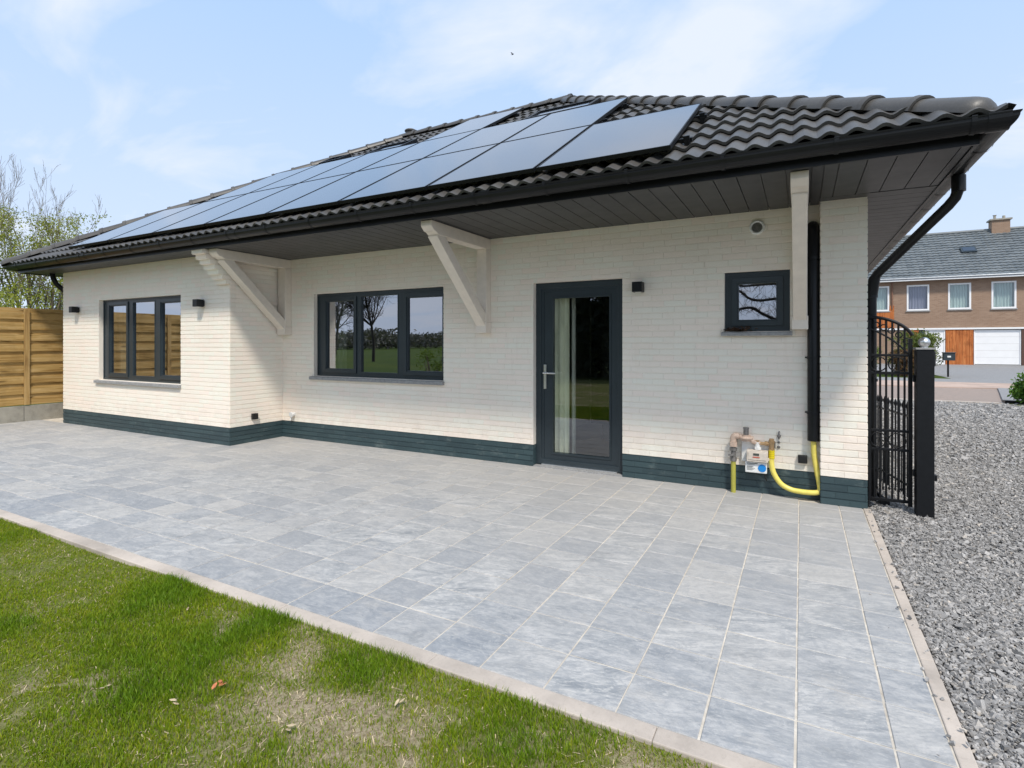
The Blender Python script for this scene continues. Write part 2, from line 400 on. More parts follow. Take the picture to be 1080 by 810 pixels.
def _road():
    t = NT('pinkish_clinker_road'); b = t.node('ShaderNodeTexBrick'); t.l(t.co(), b.inputs['Vector'])
    b.inputs['Scale'].default_value = 5; b.inputs['Color1'].default_value = (.36,.27,.225,1); b.inputs['Color2'].default_value = (.29,.225,.19,1); b.inputs['Mortar'].default_value = (.2,.17,.14,1)
    n = t.noise(.8, 6); t.base(t.mix(t.ramp(n, [(.3, (.4,.4,.4)), (.7, (0,0,0))]), b.outputs[0], (.25,.215,.19))); t.rough(.85); return t.m
M['road'] = _road()
M['pave_pink'] = _concrete('pink_pavement', (.47,.36,.3), 1)
M['pave_grey'] = None
def _pg():
    t = NT('grey_block_paving'); b = t.node('ShaderNodeTexBrick'); t.l(t.co(), b.inputs['Vector'])
    b.inputs['Scale'].default_value = 4; b.inputs['Color1'].default_value = (.24,.24,.245,1); b.inputs['Color2'].default_value = (.3,.3,.3,1); b.inputs['Mortar'].default_value = (.15,.15,.15,1)
    t.base(b.outputs[0]); t.rough(.85); return t.m
M['pave_grey'] = _pg()
def _nbrick(name, c1, c2, mo):
    t = NT(name); sep = t.node('ShaderNodeSeparateXYZ'); t.l(t.co(), sep.inputs[0])
    cm = t.node('ShaderNodeCombineXYZ'); t.l(sep.outputs[0], cm.inputs[0]); t.l(sep.outputs[2], cm.inputs[1])
    b = t.node('ShaderNodeTexBrick'); t.l(cm.outputs[0], b.inputs['Vector']); b.inputs['Scale'].default_value = 1
    b.inputs['Brick Width'].default_value = .22; b.inputs['Row Height'].default_value = .065; b.inputs['Mortar Size'].default_value = .008
    b.inputs['Color1'].default_value = (*c1,1); b.inputs['Color2'].default_value = (*c2,1); b.inputs['Mortar'].default_value = (*mo,1)
    n = t.noise(.9, 6); t.base(t.mix(t.ramp(n, [(.3, (.3,.3,.3)), (.7, (0,0,0))]), b.outputs[0], tuple(q*.7 for q in c1))); t.rough(.85)
    return t.m
M['nbrick'] = _nbrick('tan_brown_brick', (.27,.165,.105), (.345,.225,.15), (.3,.24,.19))
M['nroof'] = None
def _nroof():
    t = NT('grey_blue_roof_tile'); n = t.noise(1.2, 7, .65)
    t.base(t.mix(t.math('MULTIPLY', t.attr(), .6), t.ramp(n, [(.3, (.075,.09,.10)), (.7, (.15,.165,.17))]), (.17,.19,.2)))
    t.rough(.45); return t.m
M['nroof'] = _nroof()
M['white_paint'] = simple('white_gloss_paint', (.82,.82,.82), .4, .03, 2)
M['zinc'] = simple('zinc_gutter', (.3,.32,.34), .4, .1, 4, metal=.5)
def _curtain(name, c):
    t = NT(name); w = t.node('ShaderNodeTexWave'); t.l(t.co(), w.inputs['Vector']); w.inputs['Scale'].default_value = 2.2; w.inputs['Distortion'].default_value = 3; w.inputs['Detail'].default_value = 2
    t.base(t.mix(t.math('MULTIPLY', w.outputs['Fac'], .5), c, tuple(q*.5 for q in c))); t.rough(.9); return t.m
M['curtain_g'] = _curtain('pale_green_curtain', (.6,.7,.66))
M['curtain_v'] = _curtain('lavender_blind', (.33,.32,.42))
M['curtain_c'] = _curtain('cream_curtain', (.85,.84,.74))
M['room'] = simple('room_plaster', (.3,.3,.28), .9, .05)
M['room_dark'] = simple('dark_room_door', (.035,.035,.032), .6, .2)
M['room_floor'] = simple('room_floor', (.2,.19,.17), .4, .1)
M['dry_leaf'] = simple('dry_brown_leaf', (.09,.05,.03), .8, .4, 60)
M['orange_leaf'] = simple('orange_dry_leaf', (.5,.17,.07), .7, .3, 60)
M['pale_leaf'] = simple('pale_dry_leaf', (.5,.4,.26), .8, .25, 60)
M['bird'] = simple('dark_feathers', (.02,.02,.022), .7, .2)

# ------------------------------------------------------------------ brick walls
CO = .0625
def grid_panels(mb, x0, x1, z0, z1, ops, P, th):
    """backing wall around rectangular openings; P(u,n,z) -> world, thickness th inward"""
    xs = sorted({x0, x1, *[a for o in ops for a in (o[0], o[1]) if x0 < a < x1]})
    for a, b in zip(xs, xs[1:]):
        cuts = sorted([(o[2], o[3]) for o in ops if o[0] <= a + 1e-6 and o[1] >= b - 1e-6])
        z = z0
        for c, d in cuts + [(z1, z1)]:
            c = min(c, z1)
            if c - z > 1e-4:
                V = [P(a,0,z), P(b,0,z), P(b,-th,z), P(a,-th,z), P(a,0,c), P(b,0,c), P(b,-th,c), P(a,-th,c)]
                mb.add(V, [(0,3,2,1),(4,5,6,7),(0,1,5,4),(1,2,6,5),(2,3,7,6),(3,0,4,7)], rnd=.5)
            z = max(z, d)
def bricks(mb, u0, u1, z0, z1, ops, P, BL=.218, jh=.0086, jv=.0005, ph=0, relief=.0062):
    k0 = int(round(z0 / CO)); k1 = int(math.ceil((z1 - 1e-4) / CO))
    def one(a, b, c, d):
        if b - a < .008 or d - c < .006: return
        n = relief + random.uniform(-.0007, .0007); e = .0016; ex = .0005
        t = [random.uniform(-.0006, .0006) for _ in range(4)]
        V = [P(a,0,c), P(b,0,c), P(b,0,d), P(a,0,d), P(a+ex,n+t[0],c+e), P(b-ex,n+t[1],c+e), P(b-ex,n+t[2],d-e), P(a+ex,n+t[3],d-e)]
        mb.add(V, [(4,5,6,7),(0,1,5,4),(1,2,6,5),(2,3,7,6),(3,0,4,7)])
    for k in range(k0, k1):
        za = k*CO; zb = min(za + CO - jh, z1)
        x = u0 - BL*random.choice((0, .5)) - ph if k % 2 else u0 - BL*.25 - ph
        x = u0 - (.5*BL if k % 2 else 0) - ph - random.uniform(0, .01)
        segs = []
        while x < u1:
            L = BL + random.uniform(-.006, .006)
            segs.append((max(x, u0) , min(x + L - jv, u1))); x += L
        for a, b in segs:
            if b <= a: continue
            pieces = [(a, b, za, zb)]
            for o in ops:
                new = []
                for (p, q, r, s_) in pieces:
                    if q <= o[0] or p >= o[1] or s_ <= o[2] or r >= o[3]: new.append((p,q,r,s_)); continue
                    if p < o[0]: new.append((p, o[0], r, s_))
                    if q > o[1]: new.append((o[1], q, r, s_))
                    m0, m1 = max(p, o[0]), min(q, o[1])
                    if r < o[2]: new.append((m0, m1, r, o[2]))
                    if s_ > o[3]: new.append((m0, m1, o[3], s_))
                pieces = new
            for pc in pieces: one(*pc)

YW, YB, YP = 5.675, 4.80, 5.56           # main wall, bay wall, pier front
XL, XB, XP, XR = -11.73, -7.02, .155, .50
SZ = 2.692
PZ = .25
def Pfront(Y): return lambda u, n, z: (u, Y - n, z)
def Pside(X): return lambda u, n, z: (X + n, u, z)       # faces +X
def Pleft(X): return lambda u, n, z: (X - n, u, z)       # faces -X

house = empty('bungalow', (-5.6, 9, 0), 'white painted brick bungalow with dark tiled hip roof and dark plinth beside the patio', 'house')
kx = lambda X, Y: X * Y  # placeholder
DM = .07
main_ops = [(-6.345, -4.018, .95, 2.158), (-2.747, -1.689, -.01, 2.13), (-.664, -.092, 1.545, 2.122)]
bay_ops = [(-10.50, -8.163, .815, 2.158)]
wall = MB(); pl = MB()
for (a, b, ops, P) in ((XB, XP, main_ops, Pfront(YW)), (XL, XB, bay_ops, Pfront(YB)), (XP, XR, [], Pfront(YP)),
                       (YB, YW, [], Pside(XB)), (YP+.25, 13.6, [], Pside(XR)), (YB+.25, 13.6, [], Pleft(XL))):
    inner_a = a
    ga = a + .252 if (a == YB) else a
    grid_panels(wall, ga, b, PZ, SZ+.06, ops, P, .25); grid_panels(pl, ga, b, -.15, PZ, ops, P, .25)
    ua, ub = a, b
    if P is None: pass
    bricks(wall, ua, ub, PZ, SZ+.05, ops, P, ph=random.uniform(0, .05)); bricks(pl, ua, ub, -CO, PZ, ops, P)
# left (hidden) return of the pier
grid_panels(wall, YP+.001, YW, PZ, SZ+.05, [], Pleft(XP), .1); grid_panels(pl, YP+.001, YW, -.1, PZ, [], Pleft(XP), .1)
bricks(wall, YP, YW, PZ, SZ+.05, [], Pleft(XP)); bricks(pl, YP, YW, 0, PZ, [], Pleft(XP))
bricks(wall, YP, YP+.25, PZ, SZ+.05, [], Pside(XR)); bricks(pl, YP, YP+.25, 0, PZ, [], Pside(XR))
bricks(wall, YB, YB+.25, PZ, SZ+.05, [], Pleft(XL)); bricks(pl, YB, YB+.25, 0, PZ, [], Pleft(XL))
wall.box(XL, XR, 13.35, 13.6, PZ, SZ+.05); 
wall.build('wall', M['wall'], house, recalc=True); pl.build('plinth', M['plinth'], house)

# stepped brick corbel at the bay corner
cb = MB()
for k in range(7):
    z = SZ - (k+1)*CO; out = .40 - k*.056
    cb.box(-7.25, -7.018 + .006, YB-out, YB, z+.004, z+CO-.004)
    cb.box(-7.245, -7.02, YB-out+.006, YB, z-.004, z+.004)
cb.build('brick_corbel', M['wall'], house, bevel=.003)

# rooms behind the glass
rm = MB()
rm.box(XL+.26, XR-.26, 9.0, 9.1, 0, 2.6); rm.box(XL+.26, XB-.3, 5.1, 5.95, 2.6, 2.66); rm.box(XL+.26, XR-.26, 5.951, 9, 2.6, 2.66)
rm.box(-7.3, -7.24, 5.1, 9, 0, 2.6); rm.box(-3.35, -3.27, 5.93, 9, 0, 2.6); rm.box(-1.45, -1.4, 5.93, 9, 0, 2.6)
rm.build('interior_wall', M['room'], house)
rf = MB(); rf.box(XL+.26, XB-.26, 5.06, 5.93, .0, .05); rf.box(XL+.26, XR-.26, 5.931, 9, .0, .05); rf.build('interior_floor', M['room_floor'], house)
idr = MB(); idr.box(-2.5, -1.46, 7.4, 7.45, .05, 2.1); idr.build('interior_door', M['room_dark'], house)
idr = MB(); idr.box(-3.2, -2.35, 8.9, 8.95, .05, 2.1); idr.build('interior_door', M['room_dark'], house)
def curtain(x0, x1, y, z0, z1, mat=M['curtain_c'], parent=house, amp=.025, n=40, name='curtain'):
    mb = MB(); V = []; F = []
    for i in range(n+1):
        x = x0 + (x1-x0)*i/n; yy = y + amp*math.sin(i*1.35)+amp*.4*math.sin(i*.5)
        V += [(x,yy,z0),(x,yy,z1)]
    for i in range(n): F.append((2*i,2*i+2,2*i+3,2*i+1))
    mb.add(V, F, smooth=True); return mb.build(name, mat, parent)
curtain(-2.66, -2.36, 5.86, .06, 2.06, n=22)
curtain(-6.5, -6.0, 5.97, .9, 2.3, n=24); curtain(-10.6, -10.2, 5.1, .7, 2.3, n=20); curtain(-8.6, -8.2, 5.15, .7, 2.3, n=12)
ms = MB(); ms.box(-2.40, -2.365, 6.0, 6.04, .05, 2.12); ms.build('interior_post', M['white_paint'], house)

# ------------------------------------------------------------------ windows
def window(x0, x1, z0, z1, Yw, lights, sill, name='window', rec=DM, fw=.045, glass=M['glass']):
    """lights: (gx0,gx1,gz0,gz1,is_sash)"""
    yf = Yw + rec
    f = MB(); ops = []
    for (a, b, c, d, s_) in lights:
        w = .052 if s_ else 0
        ops.append((a-w, b+w, c-w, d+w))
    grid_panels(f, x0, x1, z0, z1, ops, lambda u, n, z: (u, yf - n, z), .07)
    f.ring(x0-.004, x1+.004, z0-.002, z1+.004, .028, yf-.010, yf+.02)
    fr = f.build(name, M['anthracite'], house)
    for (a, b, c, d, s_) in lights:
        if s_:
            s2 = MB(); s2.ring(a-.060, b+.060, c-.060, d+.060, .048, yf-.016, yf+.05); s2.ring(a-.014, b+.014, c-.014, d+.014, .016, yf-.006, yf+.05)
            s2.build('sash', M['anthracite'], fr, bevel=.003)
        else:
            s2 = MB(); s2.ring(a-.012, b+.012, c-.012, d+.012, .014, yf-.005, yf+.04); s2.build('glazing_bead', M['anthracite'], fr, bevel=.002)
        g = MB(); g.add([(a-.01,yf+.022,c-.01),(b+.01,yf+.022,c-.01),(b+.01,yf+.022,d+.01),(a-.01,yf+.022,d+.01)], [(0,1,2,3)])
        g.build('pane', glass, fr, recalc=False)
    if sill:
        sb = MB(); a, b, top, th, out = sill
        sb.add([(a,Yw-out,top-th-.006),(b,Yw-out,top-th-.006),(b,yf-.005,top-th),(a,yf-.005,top-th),(a,Yw-out,top-.008),(b,Yw-out,top-.008),(b,yf-.005,top),(a,yf-.005,top)],
               [(0,3,2,1),(4,5,6,7),(0,1,5,4),(1,2,6,5),(2,3,7,6),(3,0,4,7)])
        sb.build('sill', M['blue_stone'], fr, bevel=.003)
    return fr
k = 1.0123; S = lambda x: x*k; Z = lambda z: EYE + (z-EYE)*k
window(-6.345, -4.018, .95, 2.158, YW, [(S(-6.078), S(-5.56), Z(1.065), Z(2.031), 1), (S(-5.417), S(-4.766), Z(1.026), Z(2.083), 0), (S(-4.598), -4.085, Z(1.065), Z(2.031), 1)],
       (-6.40, -4.005, .948, .045, .05))
window(-10.50, -8.163, .815, 2.158, YB, [(-10.293, -9.79, .93, 2.055, 1), (-9.60, -8.98, .90, 2.094, 0), (-8.79, -8.28, .93, 2.055, 1)],
       (-10.58, -8.15, .813, .045, .05))
window(-.662, -.092, 1.545, 2.124, YW, [(-.542, -.208, 1.657, 2.008, 1)], (-.69, -.072, 1.543, .036, .06), rec=.045)

# door
Yd = YW + DM
d = MB(); d.ring(-2.747, -1.689, .02-.0, 2.132, .066, Yd-.006, Yd+.07); d.ring(-2.70, -1.735, .0, 2.09, .03, Yd+.004, Yd+.07)
door = d.build('door', M['anthracite'], house, bevel=.003)
lf = MB(); gx0, gx1, gz0, gz1 = S(-2.509), S(-1.836), Z(.178), Z(1.942)
grid_panels(lf, -2.672, -1.762, .05, 2.06, [(gx0, gx1, gz0, gz1)], lambda u, n, z: (u, Yd+.016 - n, z), .06)
lf.ring(gx0-.016, gx1+.016, gz0-.016, gz1+.016, .018, Yd+.006, Yd+.05); lf.ring(-2.672, -1.762, .05, 2.06, .022, Yd+.008, Yd+.05)
leaf = lf.build('door_leaf', M['anthracite'], door)
g = MB(); g.add([(gx0,Yd+.04,gz0),(gx1,Yd+.04,gz0),(gx1,Yd+.04,gz1),(gx0,Yd+.04,gz1)], [(0,1,2,3)]); g.build('pane', M['door_glass'], door, recalc=False)
h = MB(); hx = -2.632
h.box(hx-.016, hx+.016, Yd-.004, Yd+.01, .90, 1.18); h.tube([(hx,Yd,1.085),(hx,Yd-.05,1.085)], .01); h.tube([(hx,Yd-.05,1.085),(hx+.03,Yd-.056,1.085),(hx+.15,Yd-.05,1.085)], .0105)
h.build('handle', M['steel'], door, bevel=.002)
th = MB(); th.box(-2.66, -1.76, Yd-.045, Yd+.0, .012, .034); th.build('threshold', M['steel'], door, bevel=.002)
th = MB(); th.box(-2.747, -1.689, YW-.01, Yd+.1, -.02, .012); th.build('threshold', M['blue_stone'], door)

# ------------------------------------------------------------------ soffit, fascia, gutter
SX0, SX1, SY0 = -12.33, .965, 4.40
BWD = .168
sf = MB()
def boards_y(x0, x1, y0, y1, off=.069):
    i0 = int(math.floor((x0-off)/BWD)); x = off + i0*BWD
    while x < x1:
        a, b = max(x, x0), min(x+BWD, x1)
        if b-a > .01: sf.box(a+.0035, b-.0035, y0, y1, SZ, SZ+.012)
        x += BWD
def boards_x(x0, x1, y0, y1):
    y = y0
    while y < y1:
        sf.box(x0, x1, y+.0035, min(y+BWD, y1)-.0035, SZ, SZ+.012); y += BWD
boards_y(SX0, XB, SY0, YB-.008); boards_y(XB+.008, XP-.01, SY0, YW-.008); boards_y(XP-.01, SX1, SY0, 5.42)
boards_x(XR+.008, SX1, 5.44, 14.2); boards_x(SX0, XL-.008, YB, 14.2)
sf.box(XR+.008, SX1, 5.42, 5.44, SZ-.004, SZ+.010)
sf.box(XP-.01, XR+.01, 5.42, YP-.008, SZ-.001, SZ+.01)
sf.box(SX0, SX1, SY0, YB+.1, SZ+.014, SZ+.03); sf.box(XB, SX1, YB+.1, 5.6, SZ+.014, SZ+.03); sf.box(XR+.01, SX1, 5.6, 14.2, SZ+.014, SZ+.03); sf.box(SX0, XL-.01, YB+.1, 14.2, SZ+.014, SZ+.03)
sf.build('soffit', M['soffit'], house)
def sweep_rect(mb, x0, x1, y0, y1, prof, closed=True, **k):
    """profile (n outward, z) swept round the eaves rectangle with mitred corners"""
    cs = [(x0,y0,-1,-1),(x1,y0,1,-1),(x1,y1,1,1),(x0,y1,-1,1)]; n = len(prof); V = []
    for (x, y, sx, sy) in cs:
        for (o, z) in prof: V.append((x+sx*o, y+sy*o, z))
    F = []
    for c in range(4):
        e = (c+1) % 4
        for i in range(n if closed else n-1):
            j = (i+1) % n; F.append((c*n+i, e*n+i, e*n+j, c*n+j))
    mb.add(V, F, **k)
fa = MB(); sweep_rect(fa, SX0, SX1, SY0, 14.2, [(0, SZ-.012), (.022, SZ-.012), (.022, 2.80), (0, 2.80)], rnd=.5)
fa.build('fascia', M['black_pvc'], house)
# half round gutter with a beaded lip, following the eaves
gp = []
R0, gc, gz = .072, .022+.082, 2.795
for i in range(0, 15):
    a = PI*i/14; gp.append((gc - R0*math.cos(a), gz - R0*math.sin(a)))
lip = [(gc+R0+.006, gz+.004), (gc+R0+.008, gz+.012), (gc+R0+.001, gz+.014), (gc+R0-.004, gz+.006)]
inner = [(gc - (R0-.004)*math.cos(PI*i/14), gz - (R0-.004)*math.sin(PI*i/14)) for i in range(14, -1, -1)]
gt = MB(); sweep_rect(gt, SX0, SX1, SY0, 14.2, gp + lip + inner, rnd=.4, smooth=False)
gut = gt.build('gutter', M['black_pvc'], house)
def gut_band(mb, x, w=.028, grow=.006, side='f'):
    pts = [(gc - (R0+grow)*math.cos(PI*i/12), gz - (R0+grow)*math.sin(PI*i/12)) for i in range(13)] + [(gc+R0+grow, gz+.02), (gc+R0-.01, gz+.02)]
    V = []
    for s_ in (-w/2, w/2):
        for (o, z) in pts: V.append((x+s_, SY0-o, z) if side == 'f' else (SX1+o, x+s_, z))
    n = len(pts); mb.add(V, [(i, i+1, n+i+1, n+i) for i in range(n-1)])
xx = SX0+.3
gi = 0
while xx < SX1:
    gb = MB(); gut_band(gb, xx); 
    if gi % 5 == 3: gut_band(gb, xx+.12, .11, .004)
    gb.build('gutter_bracket', M['black_pvc'], gut, recalc=False); xx += .72; gi += 1
yy = SY0 + .35
while yy < 14:
    gb = MB(); gut_band(gb, yy, side='s'); gb.build('gutter_bracket', M['black_pvc'], gut, recalc=False); yy += .6

# downpipes
def smooth_path(pts, n=6):
    P = [Vector(p) for p in pts]; out = []
    for i in range(len(P)-1):
        a, b, c, e = P[max(i-1,0)], P[i], P[i+1], P[min(i+2,len(P)-1)]
        for t in range(n):
            t /= n; out.append(.5*((2*b) + (c-a)*t + (2*a-5*b+4*c-e)*t*t + (3*b-a-3*c+e)*t**3))
    return out + [P[-1]]
dp = MB()
dp.tube([(1.07,5.3,2.78),(1.07,5.3,2.62),(1.055,5.33,2.56),(1.02,5.37,2.51),(.60,5.78,2.05),(.565,5.815,1.99),(.56,5.82,1.92),(.56,5.82,.02)], .038, n=14)
for z in (1.85, 1.1, .3): dp.tube([(.56,5.82,z-.012),(.56,5.82,z+.012)], .046, n=14); 
dp.tube([(1.07,5.3,2.72),(1.07,5.3,2.60)], .046, n=14); dp.tube([(.58,5.80,2.02),(.56,5.82,1.86)], .044, n=14)
dp.build('downpipe', M['black_pvc'], house)
dp = MB(); dp.tube([(-11.98,4.72,2.74),(-11.96,4.74,2.6),(-11.93,4.78,2.5),(-11.82,4.93,2.3),(-11.80,4.96,2.2),(-11.80,4.96,0)], .04, n=12)
dp.build('downpipe', M['black_pvc'], house)

# timber brackets
def bracket(xc, w=.13, yend=4.47, zb=1.555, yw=YW):
    m = MB(); hw = w/2
    # wall post
    m.box(xc-hw, xc+hw, yw-.12, yw-.006, zb+.12, SZ-.135); m.box(xc-hw-.006, xc+hw+.006, yw-.135, yw-.006, zb, zb+.125)
    # arm with a shaped nose, profile in YZ
    top = SZ-.004
    prof = [(yw-.006, top), (yend, top), (yend, top-.055), (yend+.02, top-.075), (yend+.05, top-.1), (yend+.09, top-.108), (yend+.12, top-.13), (yw-.006, top-.13)]
    m.prism(prof, xc-hw, xc+hw, axis='x')
    # diagonal strut
    a = Vector((xc, yend+.17, top-.125)); b = Vector((xc, yw-.10, zb+.13)); dr = (b-a).normalized()
    up = Vector((1,0,0)).cross(dr)
    m.beam(a - dr*.03, b + dr*.04, w-.012, .115)
    return m.build('timber_bracket', M['cream_wood'], house, bevel=.006)
bracket(-6.90, .16); bracket(-3.385, .135); bracket(-.010, .12)

# ------------------------------------------------------------------ tiled hip roof
PIT = math.radians(31.5); TP = math.tan(PIT)
EX0, EX1, EY0, EY1 = -12.42, 1.10, 4.27, 14.07
EZ = 2.80
HALF = (EY1-EY0)/2; RY = EY0+HALF; RZ = EZ + HALF*TP; RXL, RXR = EX0+HALF, EX1-HALF
WV, CG = .1555, .36
def tiled(mb, O, U, length, slope_len, clip, seg=8, amp=.034, lift=.034):
    """wavy tile courses; O eaves start, U along the eaves, slope vector from the inward normal"""
    O, U = Vector(O), Vector(U); Inn = Vector((-U.y, U.x, 0)); Vv = (Inn*math.cos(PIT) + Vector((0,0,1))*math.sin(PIT)); N = U.cross(Vv)
    ncol = int(length/WV*seg)+1; us = np.arange(ncol)*WV/seg
    ph = (us/WV) % 1.0
    wave = amp*(0.5+0.5*np.cos(2*PI*ph))**.85 - .004*np.sin(2*PI*ph)
    rows = int(slope_len/CG)+1; Vs = []; rn = []; F = []
    Oa, Ua, Va, Na = map(lambda q: np.array(q), (O, U, Vv, N))
    for r in range(rows):
        s0 = r*CG; s1 = s0+CG+.02
        tid = np.floor(us/(2*WV)).astype(int); tr = rng.random(tid.max()+1)[tid]; dz = (rng.random(tid.max()+1)[tid]-.5)*.006; ds = (rng.random(tid.max()+1)[tid]-.5)*.012
        base = len(Vs)*ncol if False else r*4*ncol
        for (s_, hh) in ((s0, lift-.024), (s0, lift), (s0+.18, lift*.55), (s1, 0)):
            P = Oa + us[:,None]*Ua + (s_+ds)[:,None]*Va + (wave+hh+dz)[:,None]*Na
            Vs.append(P); rn.append(tr)
        for q in range(3):
            a = base+q*ncol+np.arange(ncol-1); F.append(np.stack([a, a+1, a+1+ncol, a+ncol], 1))
    V = np.concatenate(Vs); Fc = np.concatenate(F); rn = np.concatenate(rn)
    me = bpy.data.meshes.new('t'); me.vertices.add(len(V)); me.vertices.foreach_set('co', V.astype(np.float32).ravel())
    me.loops.add(Fc.size); me.loops.foreach_set('vertex_index', Fc.astype(np.int32).ravel()); me.polygons.add(len(Fc)); me.polygons.foreach_set('loop_start', np.arange(0, Fc.size, 4, dtype=np.int32))
    at = me.attributes.new('rnd', 'FLOAT', 'POINT'); at.data.foreach_set('value', rn.astype(np.float32)); me.update(calc_edges=True)
    bm = bmesh.new(); bm.from_mesh(me)
    for (co, no) in clip:
        bmesh.ops.bisect_plane(bm, geom=bm.verts[:]+bm.edges[:]+bm.faces[:], plane_co=co, plane_no=no, clear_outer=True)
    for f in bm.faces: f.smooth = True
    for e in bm.edges:
        if len(e.link_faces) == 2 and e.calc_face_angle(0) > .6: e.smooth = False
    bm.to_mesh(me); bm.free(); return me
SL = HALF/math.cos(PIT)
me = tiled(None, (EX0, EY0, EZ), (1,0,0), EX1-EX0, SL, [((EX0,EY0,0), (-1,1,0)), ((EX1,EY0,0), (1,1,0)), ((0,RY,0), (0,1,0))])
roof = link('roof', me, M['tile'], house)
me = tiled(None, (EX1, EY0, EZ), (0,1,0), EY1-EY0, SL, [((EX1,EY0,0), (-1,-1,0)), ((EX1,EY1,0), (-1,1,0))], seg=6)
tag(link('roof_slope', me, M['tile'], roof))
me = tiled(None, (EX0, EY1, EZ), (0,-1,0), EY1-EY0, SL, [((EX0,EY0,0), (1,-1,0)), ((EX0,EY1,0), (1,1,0))], seg=6)
link('roof_slope', me, M['tile'], roof)
bk = MB(); bk.add([(EX1,EY1,EZ),(EX0,EY1,EZ),(RXL,RY,RZ),(RXR,RY,RZ)], [(0,1,2,3)]); 
bk.add([(EX0+.1,EY0+.1,EZ-.02),(EX1-.1,EY0+.1,EZ-.02),(RXR,RY,RZ-.06),(RXL,RY,RZ-.06)], [(0,1,2,3)])
bk.add([(EX1-.1,EY0+.1,EZ-.02),(EX1-.1,EY1-.1,EZ-.02),(RXR,RY,RZ-.06)], [(0,1,2)])
bk.build('roof_underlay', M['black'], roof, recalc=False)
# hip and ridge caps
def caps(a, b, n, r=.115, end_round=False):
    a, b = Vector(a), Vector(b); dr = (b-a)/n; L = dr.length; t = dr.normalized(); side = t.cross(Vector((0,0,1))).normalized(); up = side.cross(t)
    mb = MB(); m = 12
    for i in range(n):
        p0 = a + dr*i - t*.045; rnd = random.random(); jx = random.uniform(-.004,.004)
        secs = [(0, r+.016), (.05, r+.016), (.055, r+.006), (L+.03, r-.012)]
        V = []
        if i == 0 and end_round:
            secs = [(-.055, .03), (-.05, .06), (-.03, .095), (0, r+.0)] + secs[2:]
        for (s_, rr) in secs:
            for j in range(m+1):
                an = PI*j/m; V.append(p0 + t*s_ + side*(rr*1.08*math.cos(an)+jx) + up*(rr*math.sin(an)*.9 - .03))
        F = [(q*(m+1)+j, q*(m+1)+j+1, (q+1)*(m+1)+j+1, (q+1)*(m+1)+j) for q in range(len(secs)-1) for j in range(m)]
        n0 = 0
        # front rim thickness
        rim = [p0 + t*secs[0][0] + side*((secs[0][1]-.02)*1.08*math.cos(PI*j/m)) + up*((secs[0][1]-.02)*math.sin(PI*j/m)*.9-.03) for j in range(m+1)]
        nb = len(V); V += rim
        F += [(j, j+1, nb+j+1, nb+j) for j in range(m)]
        mb.add(V, F, rnd=rnd, smooth=True)
    o = mb.build('ridge_tiles', M['tile'], roof, recalc=False)
    e = o.modifiers.new('es', 'EDGE_SPLIT'); e.split_angle = .7
    return o
def fix_n(o):
    bm = bmesh.new(); bm.from_mesh(o.data); bmesh.ops.recalc_face_normals(bm, faces=bm.faces); bm.to_mesh(o.data); bm.free()
zc = .055
for (a, b, n, er) in (((EX1-.13,EY0+.13,EZ+.13*TP+zc-.03), (RXR,RY,RZ+zc), 19, True), ((EX0,EY0,EZ+zc), (RXL,RY,RZ+zc), 19, True), ((RXR+.1,RY,RZ+zc), (RXL-.1,RY,RZ+zc), 10, False),
                  ((EX1,EY1,EZ+zc), (RXR,RY,RZ+zc), 19, False), ((EX0,EY1,EZ+zc), (RXL,RY,RZ+zc), 19, False)):
    caps(a, b, n, end_round=er)
# small vent cap on ridge
vc = MB(); vc.tube([(-7.35,RY,RZ+.05),(-7.35,RY,RZ+.15)], [.1,.1], n=14); vc.ball((-7.35,RY,RZ+.15), .13, n=14, sc=(1,1,.35)); vc.build('vent_cap', M['tile'], roof)
# roof windows near the ridge
Vv = Vector((0, math.cos(PIT), math.sin(PIT))); Nn = Vector((0, -math.sin(PIT), math.cos(PIT)))
def rp(x, s_, n): p = Vector((x, EY0, EZ)) + Vv*s_ + Nn*n; return p
for (x0, x1, s0, s1) in ((-3.72, -2.68, 3.72, 4.30), (-6.95, -6.15, 3.72, 4.28), (-8.25, -7.75, 3.85, 4.25)):
    m = MB(); w = .05
    for (a, b, c, e) in ((x0, x1, s0, s0+w), (x0, x1, s1-w, s1), (x0, x0+w, s0+w, s1-w), (x1-w, x1, s0+w, s1-w)):
        m.obox(rp((a+b)/2, (c+e)/2, .08), ((b-a)/2,0,0), Vv*((e-c)/2), Nn*.05)
    rw = m.build('roof_window', M['black_metal'], roof)
    g = MB(); g.add([rp(x0+w,s0+w,.11), rp(x1-w,s0+w,.11), rp(x1-w,s1-w,.11), rp(x0+w,s1-w,.11)], [(0,1,2,3)]); g.build('pane', M['solar'], rw, recalc=False)

